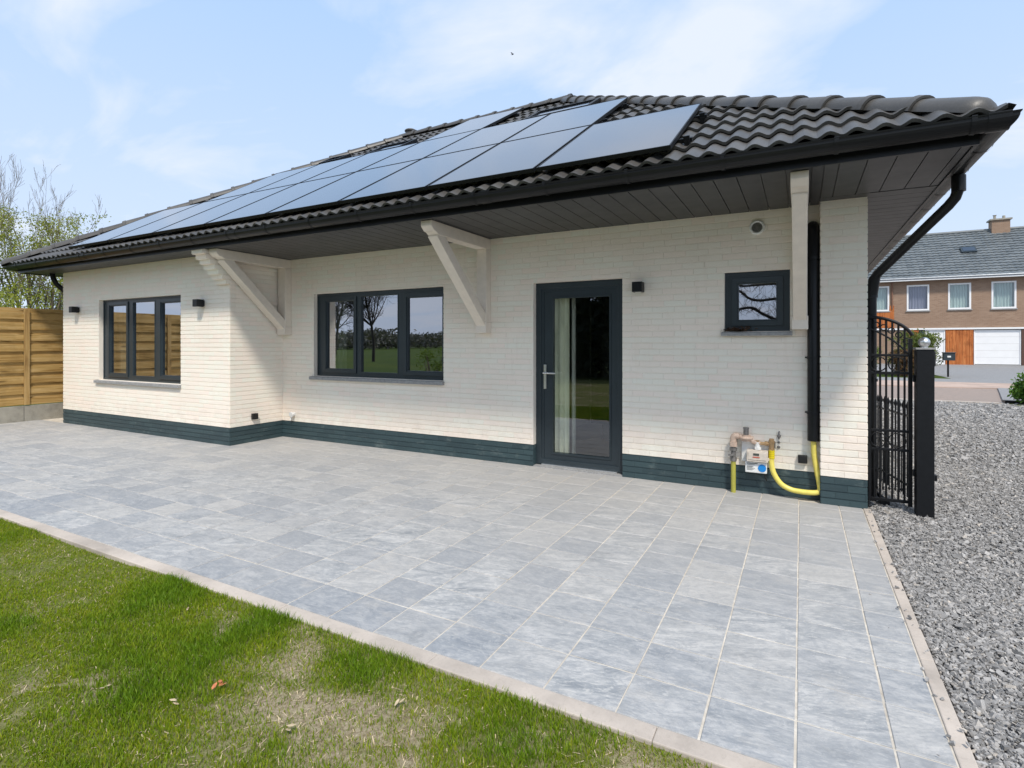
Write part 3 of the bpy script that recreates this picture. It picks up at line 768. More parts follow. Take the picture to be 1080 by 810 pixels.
# ------------------------------------------------------------------ solar panels
PW, PLEN, PS = 1.165, 1.755, 1.195
ordn = ['first','second','third','fourth','fifth','sixth','seventh','eighth']
def sp(x, s_, n): return Vector((x, 4.33, 2.985)) + Vv*s_ + Nn*n
def panel(col, row, lab):
    xr = -.905 - PS*(col-1); xl = xr-PW; s0 = .0+row*(PLEN+.022); s1 = s0+PLEN
    t = empty('solar_panel', sp((xl+xr)/2, s0, -.04), lab, 'solar panel', 'solar panels on the front roof slope')
    m = MB(); w = .012
    for (a, b, c, e) in ((xl, xr, s0, s0+w), (xl, xr, s1-w, s1), (xl, xl+w, s0+w, s1-w), (xr-w, xr, s0+w, s1-w)):
        m.obox(sp((a+b)/2, (c+e)/2, -.018), ((b-a)/2,0,0), Vv*((e-c)/2), Nn*.018)
    m.obox(sp((xl+xr)/2, (s0+s1)/2, -.03), ((xr-xl)/2-.02,0,0), Vv*(PLEN/2-.02), Nn*.003)
    m.build('frame', M['black_metal'], t)
    g = MB(); nx, ns = 6, 8; V = []; F = []
    for j in range(ns+1):
        for i in range(nx+1):
            V.append(sp(xl+w+(xr-xl-2*w)*i/nx, s0+w+(PLEN-2*w)*j/ns, -.002-.0012*math.sin(PI*i/nx)*math.sin(PI*j/ns)))
    for j in range(ns):
        for i in range(nx): q = j*(nx+1)+i; F.append((q,q+1,q+nx+2,q+nx+1))
    g.add(V, F, smooth=True); g.build('glass', M['solar'], t, recalc=False)
for c in range(1, 9):
    where = 'right end panel nearest the bare tiles' if c == 1 else ('left end panel by the left hip' if c == 8 else '%s panel from the right' % ordn[c-1])
    panel(c, 0, 'black glass solar panel in the bottom row, %s' % where)
for c in range(2, 8):
    panel(c, 1, 'black glass solar panel in the second row, above the %s bottom panel from the right' % ordn[c-1])
panel(4, 2, 'single black solar panel on its own in the top row just below the ridge')
for (x0, x1, s_, lb) in ((-10.4,-.80,.38,'lowest black rail under the bottom row of solar panels'),(-10.4,-.80,1.32,'upper black rail under the bottom row of solar panels'),
                     (-9.3,-2.0,2.15,'lower black rail under the second row of solar panels'),(-9.3,-2.0,3.1,'upper black rail under the second row of solar panels'),
                     (-5.68,-4.4,3.95,'lower black rail under the single top solar panel'),(-5.68,-4.4,4.85,'upper black rail under the single top solar panel')):
    m = MB(); m.obox(sp((x0+x1)/2, s_, -.062), ((x1-x0)/2,0,0), Vv*.02, Nn*.018)
    x = x1-.04
    while x > x0: m.obox(sp(x, s_+.0, -.09), (.02,0,0), Vv*.05, Nn*.03); m.obox(sp(x, s_-.03, -.05), (.025,0,0), Vv*.012, Nn*.03); x -= 1.2
    tag(m.build('mounting_rail', M['black_metal'], None), lb, 'mounting rail', 'rails under the solar panels')
# clamps between panels hang on the rails: part of each rail mesh (seen as small ticks in the gaps)

# ------------------------------------------------------------------ wall lamps and small wall fittings
def up_down_lamp(x, y, z, lab, s=.105):
    t = empty('wall_lamp', (x, y, z), lab, 'wall lamp', 'square black up and down wall lamps')
    m = MB(); m.box(x-s/2, x+s/2, y-.13, y-.025, z-s/2, z+s/2); m.build('lamp_body', M['black_metal'], t, bevel=.004)
    m = MB(); m.box(x-s/2+.015, x+s/2-.015, y-.025, y-.006, z-s/2+.012, z+s/2-.012); m.build('wall_plate', M['black_metal'], t)
    for q in (1, -1):
        m = MB(); m.box(x-.03, x+.03, y-.105, y-.05, z+q*s/2-.002, z+q*s/2+.002); m.build('lens', M['white_plastic'], t)
up_down_lamp(-1.50, YW, 2.015, 'square black wall lamp right of the glazed door')
up_down_lamp(-7.62, YB, 2.005, 'square black wall lamp between the left window and the brick corbel')
up_down_lamp(-11.18, YB, 2.015, 'square black wall lamp left of the left window near the fence')
def socket(P, lab, cat, w=.075, nm='wall_socket', group=None):
    """P: centre on wall, normal axis"""
    (x, y, z, ax) = P; t = empty(nm, (x, y, z), lab, cat, group)
    m = MB(); hw = w/2
    if ax == 'y': m.box(x-hw, x+hw, y-.05, y-.004, z-hw*.95, z+hw*.95)
    else: m.box(x+.004, x+.05, y-hw, y+hw, z-hw, z+hw)
    m.build('socket_box', M['black'], t, bevel=.004)
    m = MB()
    if ax == 'y': m.box(x-hw*.8, x+hw*.8, y-.058, y-.05, z-hw*.75, z+hw*.75)
    else: m.box(x+.05, x+.058, y-hw*.8, y+hw*.8, z-hw*.75, z+hw*.75)
    m.build('socket_lid', M['black'], t, bevel=.003)
socket((.012, YW, .365, 'y'), 'small black wall socket box beside the yellow gas hose', 'socket')
socket((XB, 5.17, .37, 'x'), 'small black wall socket box low on the bay side wall', 'socket', .085)
# round extractor grille
t = empty('air_vent', (-.372, YW, 2.537), 'round white rimmed air vent above the small window', 'air vent')
m = MB(); ring = [(.068,-.006),(.067,.014),(.058,.02),(.048,.016),(.046,.0)]
V = []; n = 28
for i in range(n):
    a = 2*PI*i/n
    for (r, o) in ring: V.append((-.372+r*math.cos(a), YW-.008-o, 2.537+r*math.sin(a)))
m.add(V, [(i*5+j, ((i+1) % n)*5+j, ((i+1) % n)*5+j+1, i*5+j+1) for i in range(n) for j in range(4)], smooth=True); m.build('vent_rim', M['white_plastic'], t)
m = MB()
m.tube([(-.372,YW-.003,2.537),(-.372,YW-.010,2.537)], .047, n=24)
for i in range(-3, 4): hw = math.sqrt(.0019-(i*.013)**2) if abs(i*.013) < .043 else .01; m.box(-.372-hw, -.372+hw, YW-.016, YW-.01, 2.537+i*.013-.003, 2.537+i*.013+.003)
m.build('vent_grille', M['grey_metal'], t)
# white outdoor tap / cap near inner corner
t = empty('pipe_cap', (-6.76, YW, .36), 'small white capped pipe stub low on the wall by the inner corner', 'pipe cap')
m = MB(); m.tube([(-6.76,YW,.36),(-6.76,YW-.05,.36)], .028, n=14); m.build('pipe_stub', M['white_plastic'], t)
m = MB(); m.tube([(-6.76,YW-.05,.36),(-6.76,YW-.072,.355)], .04, n=14); m.tube([(-6.78,YW-.03,.345),(-6.80,YW-.045,.27)], .012, n=10); m.build('pipe_lid', M['white_plastic'], t)
# two wall plugs
m = MB()
m.tube([(-.183,YW,.60),(-.183,YW-.02,.59),(-.184,YW-.02,.53)], .007); m.ball((-.183,YW-.02,.56), .017); m.ball((-.187,YW-.012,.455), .014); m.ball((-.185,YW-.012,.50), .011)
tag(m.build('wall_hook', M['grey_metal']), 'rusty wall hook and screws just right of the gas valve', 'hook')
# black conduit standing in the corner
t = empty('conduit', (.10, YW-.05, .54), 'tall black plastic conduit between the timber bracket and brick pier', 'conduit')
m = MB(); m.tube([(.095,YW-.005,2.50),(.095,YW-.03,2.49),(.097,YW-.055,2.44),(.098,YW-.055,.545)], .049, n=18); m.build('conduit_pipe', M['black_pvc'], t)
m = MB()
for z in (2.2, 1.3, .80):
    m = MB(); m.tube([(.098,YW-.055,z-.012),(.098,YW-.055,z+.012)], .054, n=18); m.tube([(.03,YW-.03,z),(.165,YW-.03,z)], .007); m.build('conduit_clip', M['black_metal'], t)

# ------------------------------------------------------------------ gas meter
t = empty('gas_meter', (-.4, YW-.08, 0), 'small beige gas meter with brass fittings and yellow pipes on the plinth', 'gas meter')
yq = YW-.085
m = MB(); m.box(-.452, -.272, yq-.06, yq+.05, .322, .425); m.box(-.44, -.285, yq-.066, yq-.06, .34, .412); m.box(-.462, -.262, yq-.02, yq+.02, .332, .36)
body = m.build('meter_body', M['dirty_white'], t, bevel=.008)
m = MB(); m.box(-.395, -.345, yq-.071, yq-.066, .383, .402); m.build('display', M['display'], body)
m = MB(); m.box(-.40, -.34, yq-.070, yq-.066, .362, .370); m.build('red_line', M['red_print'], body)
m = MB(); m.box(-.468, -.282, yq-.03, yq+.03, .212, .315); lab = m.build('white_plate', M['white_plastic'], t, bevel=.006)
m = MB(); m.tube([(-.322,yq-.031,.262),(-.322,yq-.034,.262)], .035, n=24); m.build('blue_mark', M['blue'], lab)
m = MB(); m.box(-.45, -.385, yq-.032, yq-.0305, .285, .289); m.box(-.45, -.40, yq-.032, yq-.0305, .272, .275); m.build('print_line', M['grey_metal'], lab)
m = MB()
for i_ in range(5): m.box(-.455, -.405+.012*(i_ % 3), yq-.0315, yq-.0303, .236+i_*.0075, .2385+i_*.0075)
m.box(-.455, -.36, yq-.0315, yq-.0303, .296, .303); m.build('small_print', M['display'], lab)
for xb_ in (-.575, -.243):
    m = MB(); m.box(xb_-.012, xb_+.012, yq, YW-.002, .462, .474); m.box(xb_-.03, xb_+.03, YW-.012, YW-.002, .44, .50); m.build('wall_bracket', M['grey_metal'], t)
m = MB(); m.box(-.505, -.255, yq+.035, yq+.07, .30, .50); m.build('back_plate', M['white_plastic'], t, bevel=.004)
m = MB(); m.tube([(-.575,yq,-.02),(-.575,yq,.31)], .0225, n=16); m.build('inlet_pipe', M['olive'], t)
m = MB(); m.tube([(-.575,yq,.30),(-.575,yq,.34)], .03, n=8, smooth=False); m.tube([(-.575,yq,.34),(-.575,yq,.44)], .022, n=14); m.tube([(-.575,yq,.40),(-.575,yq,.425)], .034, n=8, smooth=False)
m.tube([(-.575,yq-.02,.37),(-.575,yq-.05,.37)], .012); m.box(-.615, -.575, yq-.055, yq-.045, .355, .372); m.tube([(-.575,yq,.44),(-.575,yq,.455)], .028, n=14)
m.build('valve', M['grey_metal'], t)
m = MB(); m.tube([(-.575,yq,.44),(-.575,yq,.485)], .036, n=6, smooth=False); m.tube(smooth_path([(-.575,yq,.48),(-.575,yq,.52),(-.56,yq,.54),(-.52,yq,.545)]), .03, n=14)
m.tube([(-.52,yq,.54),(-.40,yq,.53)], .021, n=14)
m.ball((-.462,yq,.53), .06, n=18, sc=(1,1,.38)); m.tube([(-.462,yq,.50),(-.462,yq,.56)], .04, n=16)
m.tube(smooth_path([(-.43,yq,.525),(-.40,yq,.50),(-.385,yq,.495),(-.34,yq,.49)]), .02, n=14)
m.build('regulator', M['pink_pipe'], t, bevel=0)
m = MB(); m.tube([(-.462,yq,.56),(-.462,yq,.62)], .024, n=10, smooth=False); m.tube([(-.462,yq,.615),(-.462,yq,.63)], .027, n=10); m.build('vent_cap', M['grey_metal'], t)
m = MB(); m.tube([(-.362,yq,.42),(-.362,yq,.50)], .022, n=12); m.tube([(-.362,yq,.43),(-.362,yq,.455)], .032, n=6, smooth=False); m.build('union', M['white_plastic'], t)
m = MB(); m.tube([(-.34,yq,.49),(-.26,yq,.492)], .016, n=12); m.tube([(-.30,yq,.491),(-.275,yq,.491)], .023, n=6, smooth=False); m.tube([(-.243,yq,.43),(-.243,yq,.54)], .022, n=12); m.tube([(-.243,yq,.50),(-.243,yq,.52)], .029, n=6, smooth=False); m.tube([(-.243,yq,.43),(-.243,yq,.45)], .027, n=6, smooth=False)
m.tube([(-.362,yq,.47),(-.362,yq,.515)], .018, n=10); m.build('brass_fitting', M['brass'], t)
m = MB(); m.tube([(-.243,yq,.355),(-.243,yq,.435)], .0255, n=16); 
for z in (.365,.385,.405,.425): m.tube([(-.243,yq,z-.003),(-.243,yq,z+.003)], .0285, n=16)
m.build('yellow_collar', M['yellow2'], t)
m = MB(); m.tube(smooth_path([(-.245,yq,.37),(-.243,yq,.30),(-.222,yq,.215),(-.165,yq,.13),(-.085,yq,.088),(.0,yq,.078),(.075,yq,.079),(.125,yq+.005,.085),(.147,yq+.01,.10),(.15,yq+.015,.13),(.14,yq+.02,.2),(.122,yq+.025,.30),(.104,yq+.03,.42),(.098,yq+.03,.56)]), .0235, n=16)
m.build('yellow_hose', M['yellow'], t)
m = MB(); m.tube(smooth_path([(-.30,yq,.215),(-.30,yq,.19),(-.292,yq,.16),(-.287,yq+.02,.14)]), .006, n=6); m.build('wire', M['black'], t)

# dried leaves on the small sill
m = MB()
for i in range(130):
    c = Vector((random.gauss(-.545, .062), YW-.03+random.uniform(-.02,.03), 1.552+abs(random.gauss(0,.017)))); a = random.uniform(0, 6.28)
    d1 = Vector((math.cos(a), math.sin(a)*.5, random.uniform(-.5,.5)))*random.uniform(.012,.03); d2 = Vector((-d1.y, d1.x, random.uniform(-.02,.02)))*.5
    m.add([c-d1, c-d2, c+d1, c+d2], [(0,1,2,3)])
for i in range(10):
    c = Vector((random.gauss(-.545,.05), YW-.02, 1.555)); m.tube([c, c+Vector((random.uniform(-.06,.06), random.uniform(-.02,.02), random.uniform(0,.035)))], .0022, n=5)
tag(m.build('dried_leaves', M['dry_leaf'], recalc=False), 'clump of dried brown leaves on the small window sill', 'leaves')

# ------------------------------------------------------------------ patio
TX, TY, X0T, Y0T = .309, .2815, -.018, 2.038
tiles = []; r1 = []; r2 = []
jg = .0046
for i in range(-41, 3):
    xa = X0T + TX*i; xb = xa + TX
    if xa > .46: continue
    xb = min(xb, .470)
    j = 0
    while True:
        ya = Y0T + TY*j; yb = ya + TY; j += 1
        lim = YB if xb <= XB+.01 else (YP if xb > XP else YW+.05)
        if xa < XL: lim = 4.78
        if ya >= lim - .004: break
        yb = min(yb, lim)
        if xa < XB < xb and ya < YW: yb = min(yb, YW)
        if yb-ya < .02: break
        tiles.append((xa+jg*random.uniform(.6,1.1), xb-jg*random.uniform(.6,1.1), ya+jg*random.uniform(.6,1.1), yb-jg*random.uniform(.6,1.1)))
V = []; F = []; R1 = []; R2 = []
for (a, b, c, d_) in tiles:
    n = len(V); e = .0025; tz = [random.uniform(-.0012,.0012) for _ in range(4)]
    for q, (x, y) in enumerate(((a,c),(b,c),(b,d_),(a,d_))): V.append((x,y,-.03))
    for q, (x, y) in enumerate(((a,c),(b,c),(b,d_),(a,d_))): V.append((x,y,-.003+tz[q]))
    for q, (x, y) in enumerate(((a+e,c+e),(b-e,c+e),(b-e,d_-e),(a+e,d_-e))): V.append((x,y,0+tz[q]))
    for q in range(4):
        r = (q+1) % 4; F += [(n+q,n+r,n+4+r,n+4+q),(n+4+q,n+4+r,n+8+r,n+8+q)]
    F.append((n+8,n+9,n+10,n+11)); u1, u2 = random.random(), random.random(); R1 += [u1]*12; R2 += [u2]*12
o = np_mesh('patio', np.array(V), np.array(F), M['paver'], rnd={'rnd': np.array(R1), 'rnd2': np.array(R2)}); tag(o, 'blue grey slate tile patio with sandy joints', kind='structure')
m = MB(); m.box(-12.56, .474, 1.99, 5.68, -.12, -.0040); m.box(-12.56, XL, 4.5, 9, -.12, -.012)
tag(m.build('patio_bed', M['grout']), 'beige jointing sand under the patio tiles', kind='structure')
# kerbs
m = MB(); x = .528
while x > -12.5:
    x2 = max(x-1.0, -12.56); m.box(x2+.0005, x-.0005, 1.945, 2.034, -.2, .004+random.uniform(-.002,.002)); x = x2
tag(m.build('lawn_kerb', M['kerb'], bevel=.005), 'beige concrete kerb between the patio and the lawn', kind='structure')
m = MB(); y = 2.036
while y < 5.56:
    y2 = min(y+1.0, 5.57); m.box(.473, .528, y+.0005, y2-.0005, -.2, .004+random.uniform(-.002,.002)); y = y2
tag(m.build('gravel_kerb', M['kerb'], bevel=.005), 'beige concrete kerb between the patio and the gravel', kind='structure')

# ------------------------------------------------------------------ terrain sheets
m = MB(); m.add([(-700,-700,-.09),(700,-700,-.09),(700,700,-.09),(-700,700,-.09)], [(0,1,2,3)])
tag(m.build('ground', M['field']), 'flat green meadow around the house', kind='structure')
# lawn with gentle unevenness
nx, ny = 300, 220
gx = np.linspace(-14, .53, nx); gy = np.linspace(-9, 1.95, ny); GX, GY = np.meshgrid(gx, gy)
def lawn_z(x, y): return -.030 + .022*(fbm(x*.9, y*.9, 3)-.5)*2 + .008*(fbm(x*5, y*5, 5)-.5) + .014*np.exp(-np.clip(1.95-y, 0, 5)/.12)
def sandy(x, y):
    x, y = x + .25*(fbm(x*4, y*4, 81)-.5), y + .25*(fbm(x*4+9, y*4, 82)-.5)
    a = np.exp(-((y-1.50+.10*(x+1))/.30)**2)*np.clip((x+2.5)/.6, 0, 1)
    b = np.clip((fbm(x*1.9+2, y*2.6, 61)-.53)*4.5, 0, .8)*np.clip((fbm(x*8, y*8, 62)-.36)*5, 0, 1)
    return np.clip(a*np.clip((fbm(x*4.5, y*4.5, 71)-.38)*5, 0, 1) + b, 0, 1)
V = np.stack([GX.ravel(), GY.ravel(), lawn_z(GX, GY).ravel()], 1)
ii = (np.arange(ny-1)[:,None]*nx + np.arange(nx-1)[None,:]).ravel()
F = np.stack([ii, ii+1, ii+nx+1, ii+nx], 1)
tag(np_mesh('lawn_soil', V, F, M['soil'], smooth=True, rnd=sandy(V[:,0], V[:,1])), 'thin patchy lawn soil with straw and sand', kind='structure')

def cam_frac(x, y, z=0):
    th = math.atan(305/571); Fx, Fy = -math.sin(th), math.cos(th); Rx, Ry = math.cos(th), math.sin(th)
    d_ = x*Fx+y*Fy; l = x*Rx+y*Ry
    return d_, l
# grass blades
def grass(n_try, xr, yr, dens):
    x = rng.uniform(*xr, n_try); y = rng.uniform(*yr, n_try)
    cover = fbm(x*1.1, y*1.1, 21); fine = fbm(x*7, y*7, 31)
    sd = sandy(x, y)
    keep_p = np.clip((cover*.75+fine*.45 - .50)*4 + .72, .12, 1)*(1-.82*sd)
    keep_p = np.where(y > 1.86, np.maximum(keep_p, .6), keep_p)
    keep = rng.random(n_try) < keep_p*dens
    x, y, cover, fine = x[keep], y[keep], cover[keep], fine[keep]
    cl = np.clip((fbm(x*2.6+7, y*3.2, 51)-.5)*4+.35, 0, 1)*np.clip((cover-.38)*5, 0, 1)*.85 + .15*rng.random(len(x))
    n = len(x); h = (.011 + .017*rng.random(n))*(1+1.0*cl)*(.6+.7*cover); w = .0011+.0011*rng.random(n)
    az = rng.uniform(0, 2*PI, n); lean = rng.uniform(.1, .75, n)*h; la = rng.uniform(0, 2*PI, n)
    z = lawn_z(x, y)-.004
    wx, wy = np.cos(az)*w, np.sin(az)*w; lx, ly = np.cos(la)*lean, np.sin(la)*lean
    P = np.stack([np.stack([x-wx,y-wy,z],1), np.stack([x+wx,y+wy,z],1), np.stack([x+wx*.8+lx*.35,y+wy*.8+ly*.35,z+h*.6],1), np.stack([x-wx*.8+lx*.35,y-wy*.8+ly*.35,z+h*.6],1), np.stack([x+lx,y+ly,z+h],1)], 1).reshape(-1,3)
    b = np.arange(n)*5
    F = np.concatenate([np.stack([b,b+1,b+2],1), np.stack([b,b+2,b+3],1), np.stack([b+3,b+2,b+4],1)])
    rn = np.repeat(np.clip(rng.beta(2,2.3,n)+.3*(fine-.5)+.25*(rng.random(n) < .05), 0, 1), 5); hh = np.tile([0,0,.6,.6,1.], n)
    return P, F, rn, hh, np.repeat(cl, 5)
parts = [grass(270000, (-3.6,.5), (-.2,1.943), 1), grass(270000, (-8,-3.6), (-.2,1.943), .8), grass(30000, (-12.3,.45), (-3.5,-.2), .8)]
Vs, Fs, rs, hs, cs = [], [], [], [], []; off = 0
for P, F, rn, hh, cl in parts: Vs.append(P); Fs.append(F+off); rs.append(rn); hs.append(hh); cs.append(cl); off += len(P)
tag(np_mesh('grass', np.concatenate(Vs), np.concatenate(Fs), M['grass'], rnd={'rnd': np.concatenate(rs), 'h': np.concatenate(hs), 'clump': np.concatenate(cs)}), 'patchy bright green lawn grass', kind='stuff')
# straw, wood chips and pebbles in the bare patches
m = MB()
for i in range(5200):
    x = random.uniform(-5, .3); y = random.uniform(.0, 1.92); z = float(lawn_z(np.array([x]), np.array([y]))[0])+.004
    a = random.uniform(0, PI); L = random.uniform(.004,.018); w = random.uniform(.0008,.002)
    c = Vector((x,y,z)); d1 = Vector((math.cos(a)*L, math.sin(a)*L, random.uniform(-.002,.006))); d2 = Vector((-math.sin(a)*w, math.cos(a)*w, 0))
    m.add([c-d1-d2, c+d1-d2, c+d1+d2, c-d1+d2], [(0,1,2,3)])
tag(m.build('straw', M['pale_leaf'], recalc=False), 'dry straw and chips scattered in the lawn', kind='stuff')
def litter(x, y, s, mat, lab, n=3, nm='fallen_leaf', up=.02):
    m = MB(); z = float(lawn_z(np.array([x]), np.array([y]))[0]) + up
    for i in range(n):
        c = Vector((x+random.uniform(-s,s)*.5, y+random.uniform(-s,s)*.5, z+random.uniform(0,.012))); a = random.uniform(0, 6.28)
        d1 = Vector((math.cos(a), math.sin(a), random.uniform(-.3,.5)))*s*random.uniform(.35,.6); d2 = Vector((-d1.y, d1.x, s*random.uniform(-.2,.2)))*.45
        m.add([c-d1, c-d1*.3-d2, c+d1*.5-d2*.7, c+d1, c+d1*.3+d2, c-d1*.5+d2*.8], [(0,1,2,5),(2,3,4,5)])
    tag(m.build(nm, mat, recalc=False), lab, 'leaf')
th = math.atan(305/571)
def gpt(px, py, z=-.03):
    d_ = (EYE-z)*571/(py-362); l = (px-540)/571*d_; return (d_*-math.sin(th)+l*math.cos(th), d_*math.cos(th)+l*math.sin(th))
litter(*gpt(232,729), .045, M['orange_leaf'], 'curled orange brown leaf lying in the middle of the lawn', 4)
litter(*gpt(111,731), .028, M['pale_leaf'], 'pale dry leaf on the grass left of the orange leaf', 2)
litter(*gpt(187,745), .028, M['pale_leaf'], 'pale tan chip in the grass just below left of the orange leaf', 3)
litter(*gpt(310,774), .035, M['pale_leaf'], 'pale dry leaf beside the sandy bare patch', 2)
litter(*gpt(196,648), .03, M['pale_leaf'], 'pale dry leaf high on the lawn near the kerb', 2)
litter(*gpt(420,748), .03, M['pale_leaf'], 'small tan leaf on the sandy patch in the lawn', 2)

# gravel
m = MB(); m.add([(.528,-6,-.035),(40,-6,-.035),(40,17,-.035),(.528,17,-.035)], [(0,1,2,3)]); m.add([(XR+.0,5.6,-.036),(.53,5.6,-.036),(.53,17,-.036),(XR,17,-.036)], [(0,1,2,3)])
tag(m.build('gravel_bed', M['gravel_bed']), 'grey gravel driveway bed', kind='structure')
def stones(n, sampler, size, z0):
    x, y = sampler(n); n = len(x)
    cube = np.array([(-1,-1,-1),(1,-1,-1),(1,1,-1),(-1,1,-1),(-1,-1,1),(1,-1,1),(1,1,1),(-1,1,1)], float)
    V = cube[None]*(1+rng.uniform(-.45,.3,(n,8,3))); s = size*rng.lognormal(0,.36,n)
    V *= (s[:,None]*np.stack([rng.uniform(.7,1.3,n), rng.uniform(.5,.9,n), rng.uniform(.3,.65,n)],1))[:,None,:]
    a = rng.uniform(0,2*PI,n); t1 = rng.normal(0,.45,n); t2 = rng.normal(0,.45,n)
    def rot(V, a, i, j):
        c, s_ = np.cos(a)[:,None], np.sin(a)[:,None]; A = V[:,:,i]*c - V[:,:,j]*s_; B = V[:,:,i]*s_+V[:,:,j]*c; V = V.copy(); V[:,:,i] = A; V[:,:,j] = B; return V
    V = rot(V, t1, 1, 2); V = rot(V, t2, 0, 2); V = rot(V, a, 0, 1)
    V += np.stack([x, y, z0 + rng.uniform(-.006,.010,n)],1)[:,None,:]
    f = np.array([(0,2,1),(0,3,2),(4,5,6),(4,6,7),(0,1,5),(0,5,4),(1,2,6),(1,6,5),(2,3,7),(2,7,6),(3,0,4),(3,4,7)])
    F = (np.arange(n)[:,None,None]*8 + f[None]).reshape(-1,3)
    return V.reshape(-1,3), F, np.repeat(rng.random(n), 8)
def samp(x0, x1, y0, y1):
    def s(n): return rng.uniform(x0, x1, n), rng.uniform(y0, y1, n)
    return s
gk = [stones(70, samp(.46,.56,1.9,5.5), .0062, .008), stones(7, samp(.3,.47,1.9,5.4), .005, .004)]
sets = gk + [stones(76000, samp(.54,2.6,1.5,4.6), .0066, -.027), stones(76000, samp(.54,4.3,4.6,8.2), .0080, -.027), stones(40000, samp(.54,6.5,8.2,13.5), .0115, -.027), stones(16000, samp(.54,8,13.5,16.9), .016, -.027),
        stones(7000, samp(.54,1.3,-.5,1.5), .0092, -.027), stones(14000, samp(2.6,4.3,2.5,4.6), .010, -.027)]
Vs, Fs, rs = [], [], []; off = 0
for P, F, rn in sets: Vs.append(P); Fs.append(F+off); rs.append(rn); off += len(P)
tag(np_mesh('gravel', np.concatenate(Vs), np.concatenate(Fs), M['stone'], rnd=np.concatenate(rs)), 'loose crushed grey gravel along the house', kind='stuff')

# street beyond
def sheet(name, poly, z, mat, lab):
    m = MB(); m.add([(x,y,z) for x,y in poly], [tuple(range(len(poly)))]); return tag(m.build(name, mat), lab, kind='structure')
m = MB(); m.box(-10, 4.3, 16.95, 17.12, -.1, .0); tag(m.build('street_kerb', M['kerb'], bevel=.01), 'pale kerb along the near side of the street', kind='structure')
sheet('road', [(-60,17.12),(60,17.12),(60,22.4),(-60,22.4)], -.03, M['road'], 'brownish pink paved street')
m = MB(); m.box(-60, 60, 22.4, 25.3, -.1, .0); tag(m.build('pavement', M['pave_pink']), 'pink pavement on the far side of the street', kind='structure')
m = MB(); m.box(-30, 60, 25.3, 45.9, -.1, .004); tag(m.build('driveway', M['pave_grey']), 'grey paved forecourt before the garages', kind='structure')
m = MB(); m.box(-30, 5.3, 27.5, 32, -.1, .012); tag(m.build('front_lawn', M['field']), 'strip of lawn before the neighbour house', kind='structure')
m = MB(); m.prism([(4.35,17.3),(12,17.3),(12,22.4),(5.5,22.4)], -.05, .012, axis='z'); tag(m.build('grey_crossing', M['pave_grey']), 'grey paved ramp crossing the street edge', kind='structure')
m = MB(); m.box(4.33, 12, 17.1, 17.3, -.05, .05); tag(m.build('dark_kerb', M['black_pvc']), 'dark kerb at the edge of the driveway', kind='structure')
m = MB(); m.box(4.4, 9, 13.6, 17.05, -.05, -.012); tag(m.build('flower_bed', M['soil']), 'planting bed by the driveway', kind='structure')

# ------------------------------------------------------------------ fence on the left
XF = -12.56
fence = empty('garden_fence', (XF, 4.5, 0), 'tan wooden board fence on a grey concrete base left of the house', 'fence')
y = .75
while y < 9.8:
    y1 = y + 1.89
    m = MB(); z = .30
    while z < 2.02:
        for (a_, b_) in ((y, y1),):
            m.box(XF-.002, XF+.018, a_+.003, b_-.003, z, z+.125+random.uniform(-.004,.004))
            m.box(XF-.026, XF-.006, a_+.003, b_-.003, z+.118, z+.207)
        z += .196
    m.build('board_panel', M['fence'], fence, bevel=.003)
    m = MB(); m.box(XF+.0185, XF+.040, y-.004, y+.078, .30, 2.05); m.build('batten', M['fence_batten'], fence, bevel=.002)
    m = MB(); m.box(XF-.02, XF+.03, y+.004, y1-.004, -.1, .287); m.build('concrete_base', M['concrete'], fence, bevel=.004)
    y = y1
m = MB(); m.box(XF-.045, XF+.045, .64, .745, -.1, 2.08); m.build('post', M['concrete'], fence)
# return of the fence that closes the gap to the house far behind
# ------------------------------------------------------------------ wrought iron gate and post
gate = empty('garden_gate', (.68, 5.74, 0), 'black wrought iron gate leaf with arched top between house and post', 'gate')
GY_, GX0, GX1 = 5.74, .525, .845
def bar(mb, a, b, r=.0075): mb.tube([a, b], r, n=8)
m = MB(); m.box(GX0, GX0+.022, GY_-.011, GY_+.011, .03, 1.64); m.box(GX1-.03, GX1, GY_-.015, GY_+.015, .02, 1.47)
for z in (1.325, 1.17, .665, .50): m.box(GX0+.022, GX1-.03, GY_-.010, GY_+.010, z-.011, z+.011)
m.box(GX0+.022, GX1-.03, GY_-.012, GY_+.012, .045, .07); m.build('gate_frame', M['black_metal'], gate, bevel=.002)
arc = lambda x: 1.43 + .235*math.sqrt(max(0, 1-((x-.50)/.36)**2)) if x < .86 else 1.43
m = MB(); m.tube([(x, GY_, arc(x)) for x in np.linspace(GX0, GX1, 14)], .014, n=8); m.tube([(x, GY_-.0, arc(x)-.10-.12*(x-GX0)/.32) for x in np.linspace(GX0, GX1-.03, 12)], .008, n=8); m.build('gate_arch', M['black_metal'], gate)
m = MB(); nb = 6
for i in range(nb):
    x = GX0+.045 + i*(GX1-GX0-.10)/(nb-1)
    bar(m, (x,GY_,.06), (x,GY_,arc(x)-.01), .0085)
    if i < nb-1:
        xm = x + (GX1-GX0-.10)/(nb-1)/2; bar(m, (xm,GY_,.16), (xm,GY_,.50), .005)
        m.tube([(xm,GY_,.14),(xm,GY_,.16),(xm,GY_,.175)], [.002,.011,.004], n=8)
m.build('gate_bars', M['black_metal'], gate)
def circ(mb, cx, cz, r, y, rr=.0055, n=20): mb.tube([(cx+r*math.cos(2*PI*i/n), y, cz+r*math.sin(2*PI*i/n)) for i in range(n+1)], rr, n=6, cap=False)
for zc_ in (1.2475, .5825):
    for cx in (.60, .735): m = MB(); circ(m, cx, zc_, .062, GY_-.012); m.build('scroll', M['black_metal'], gate)
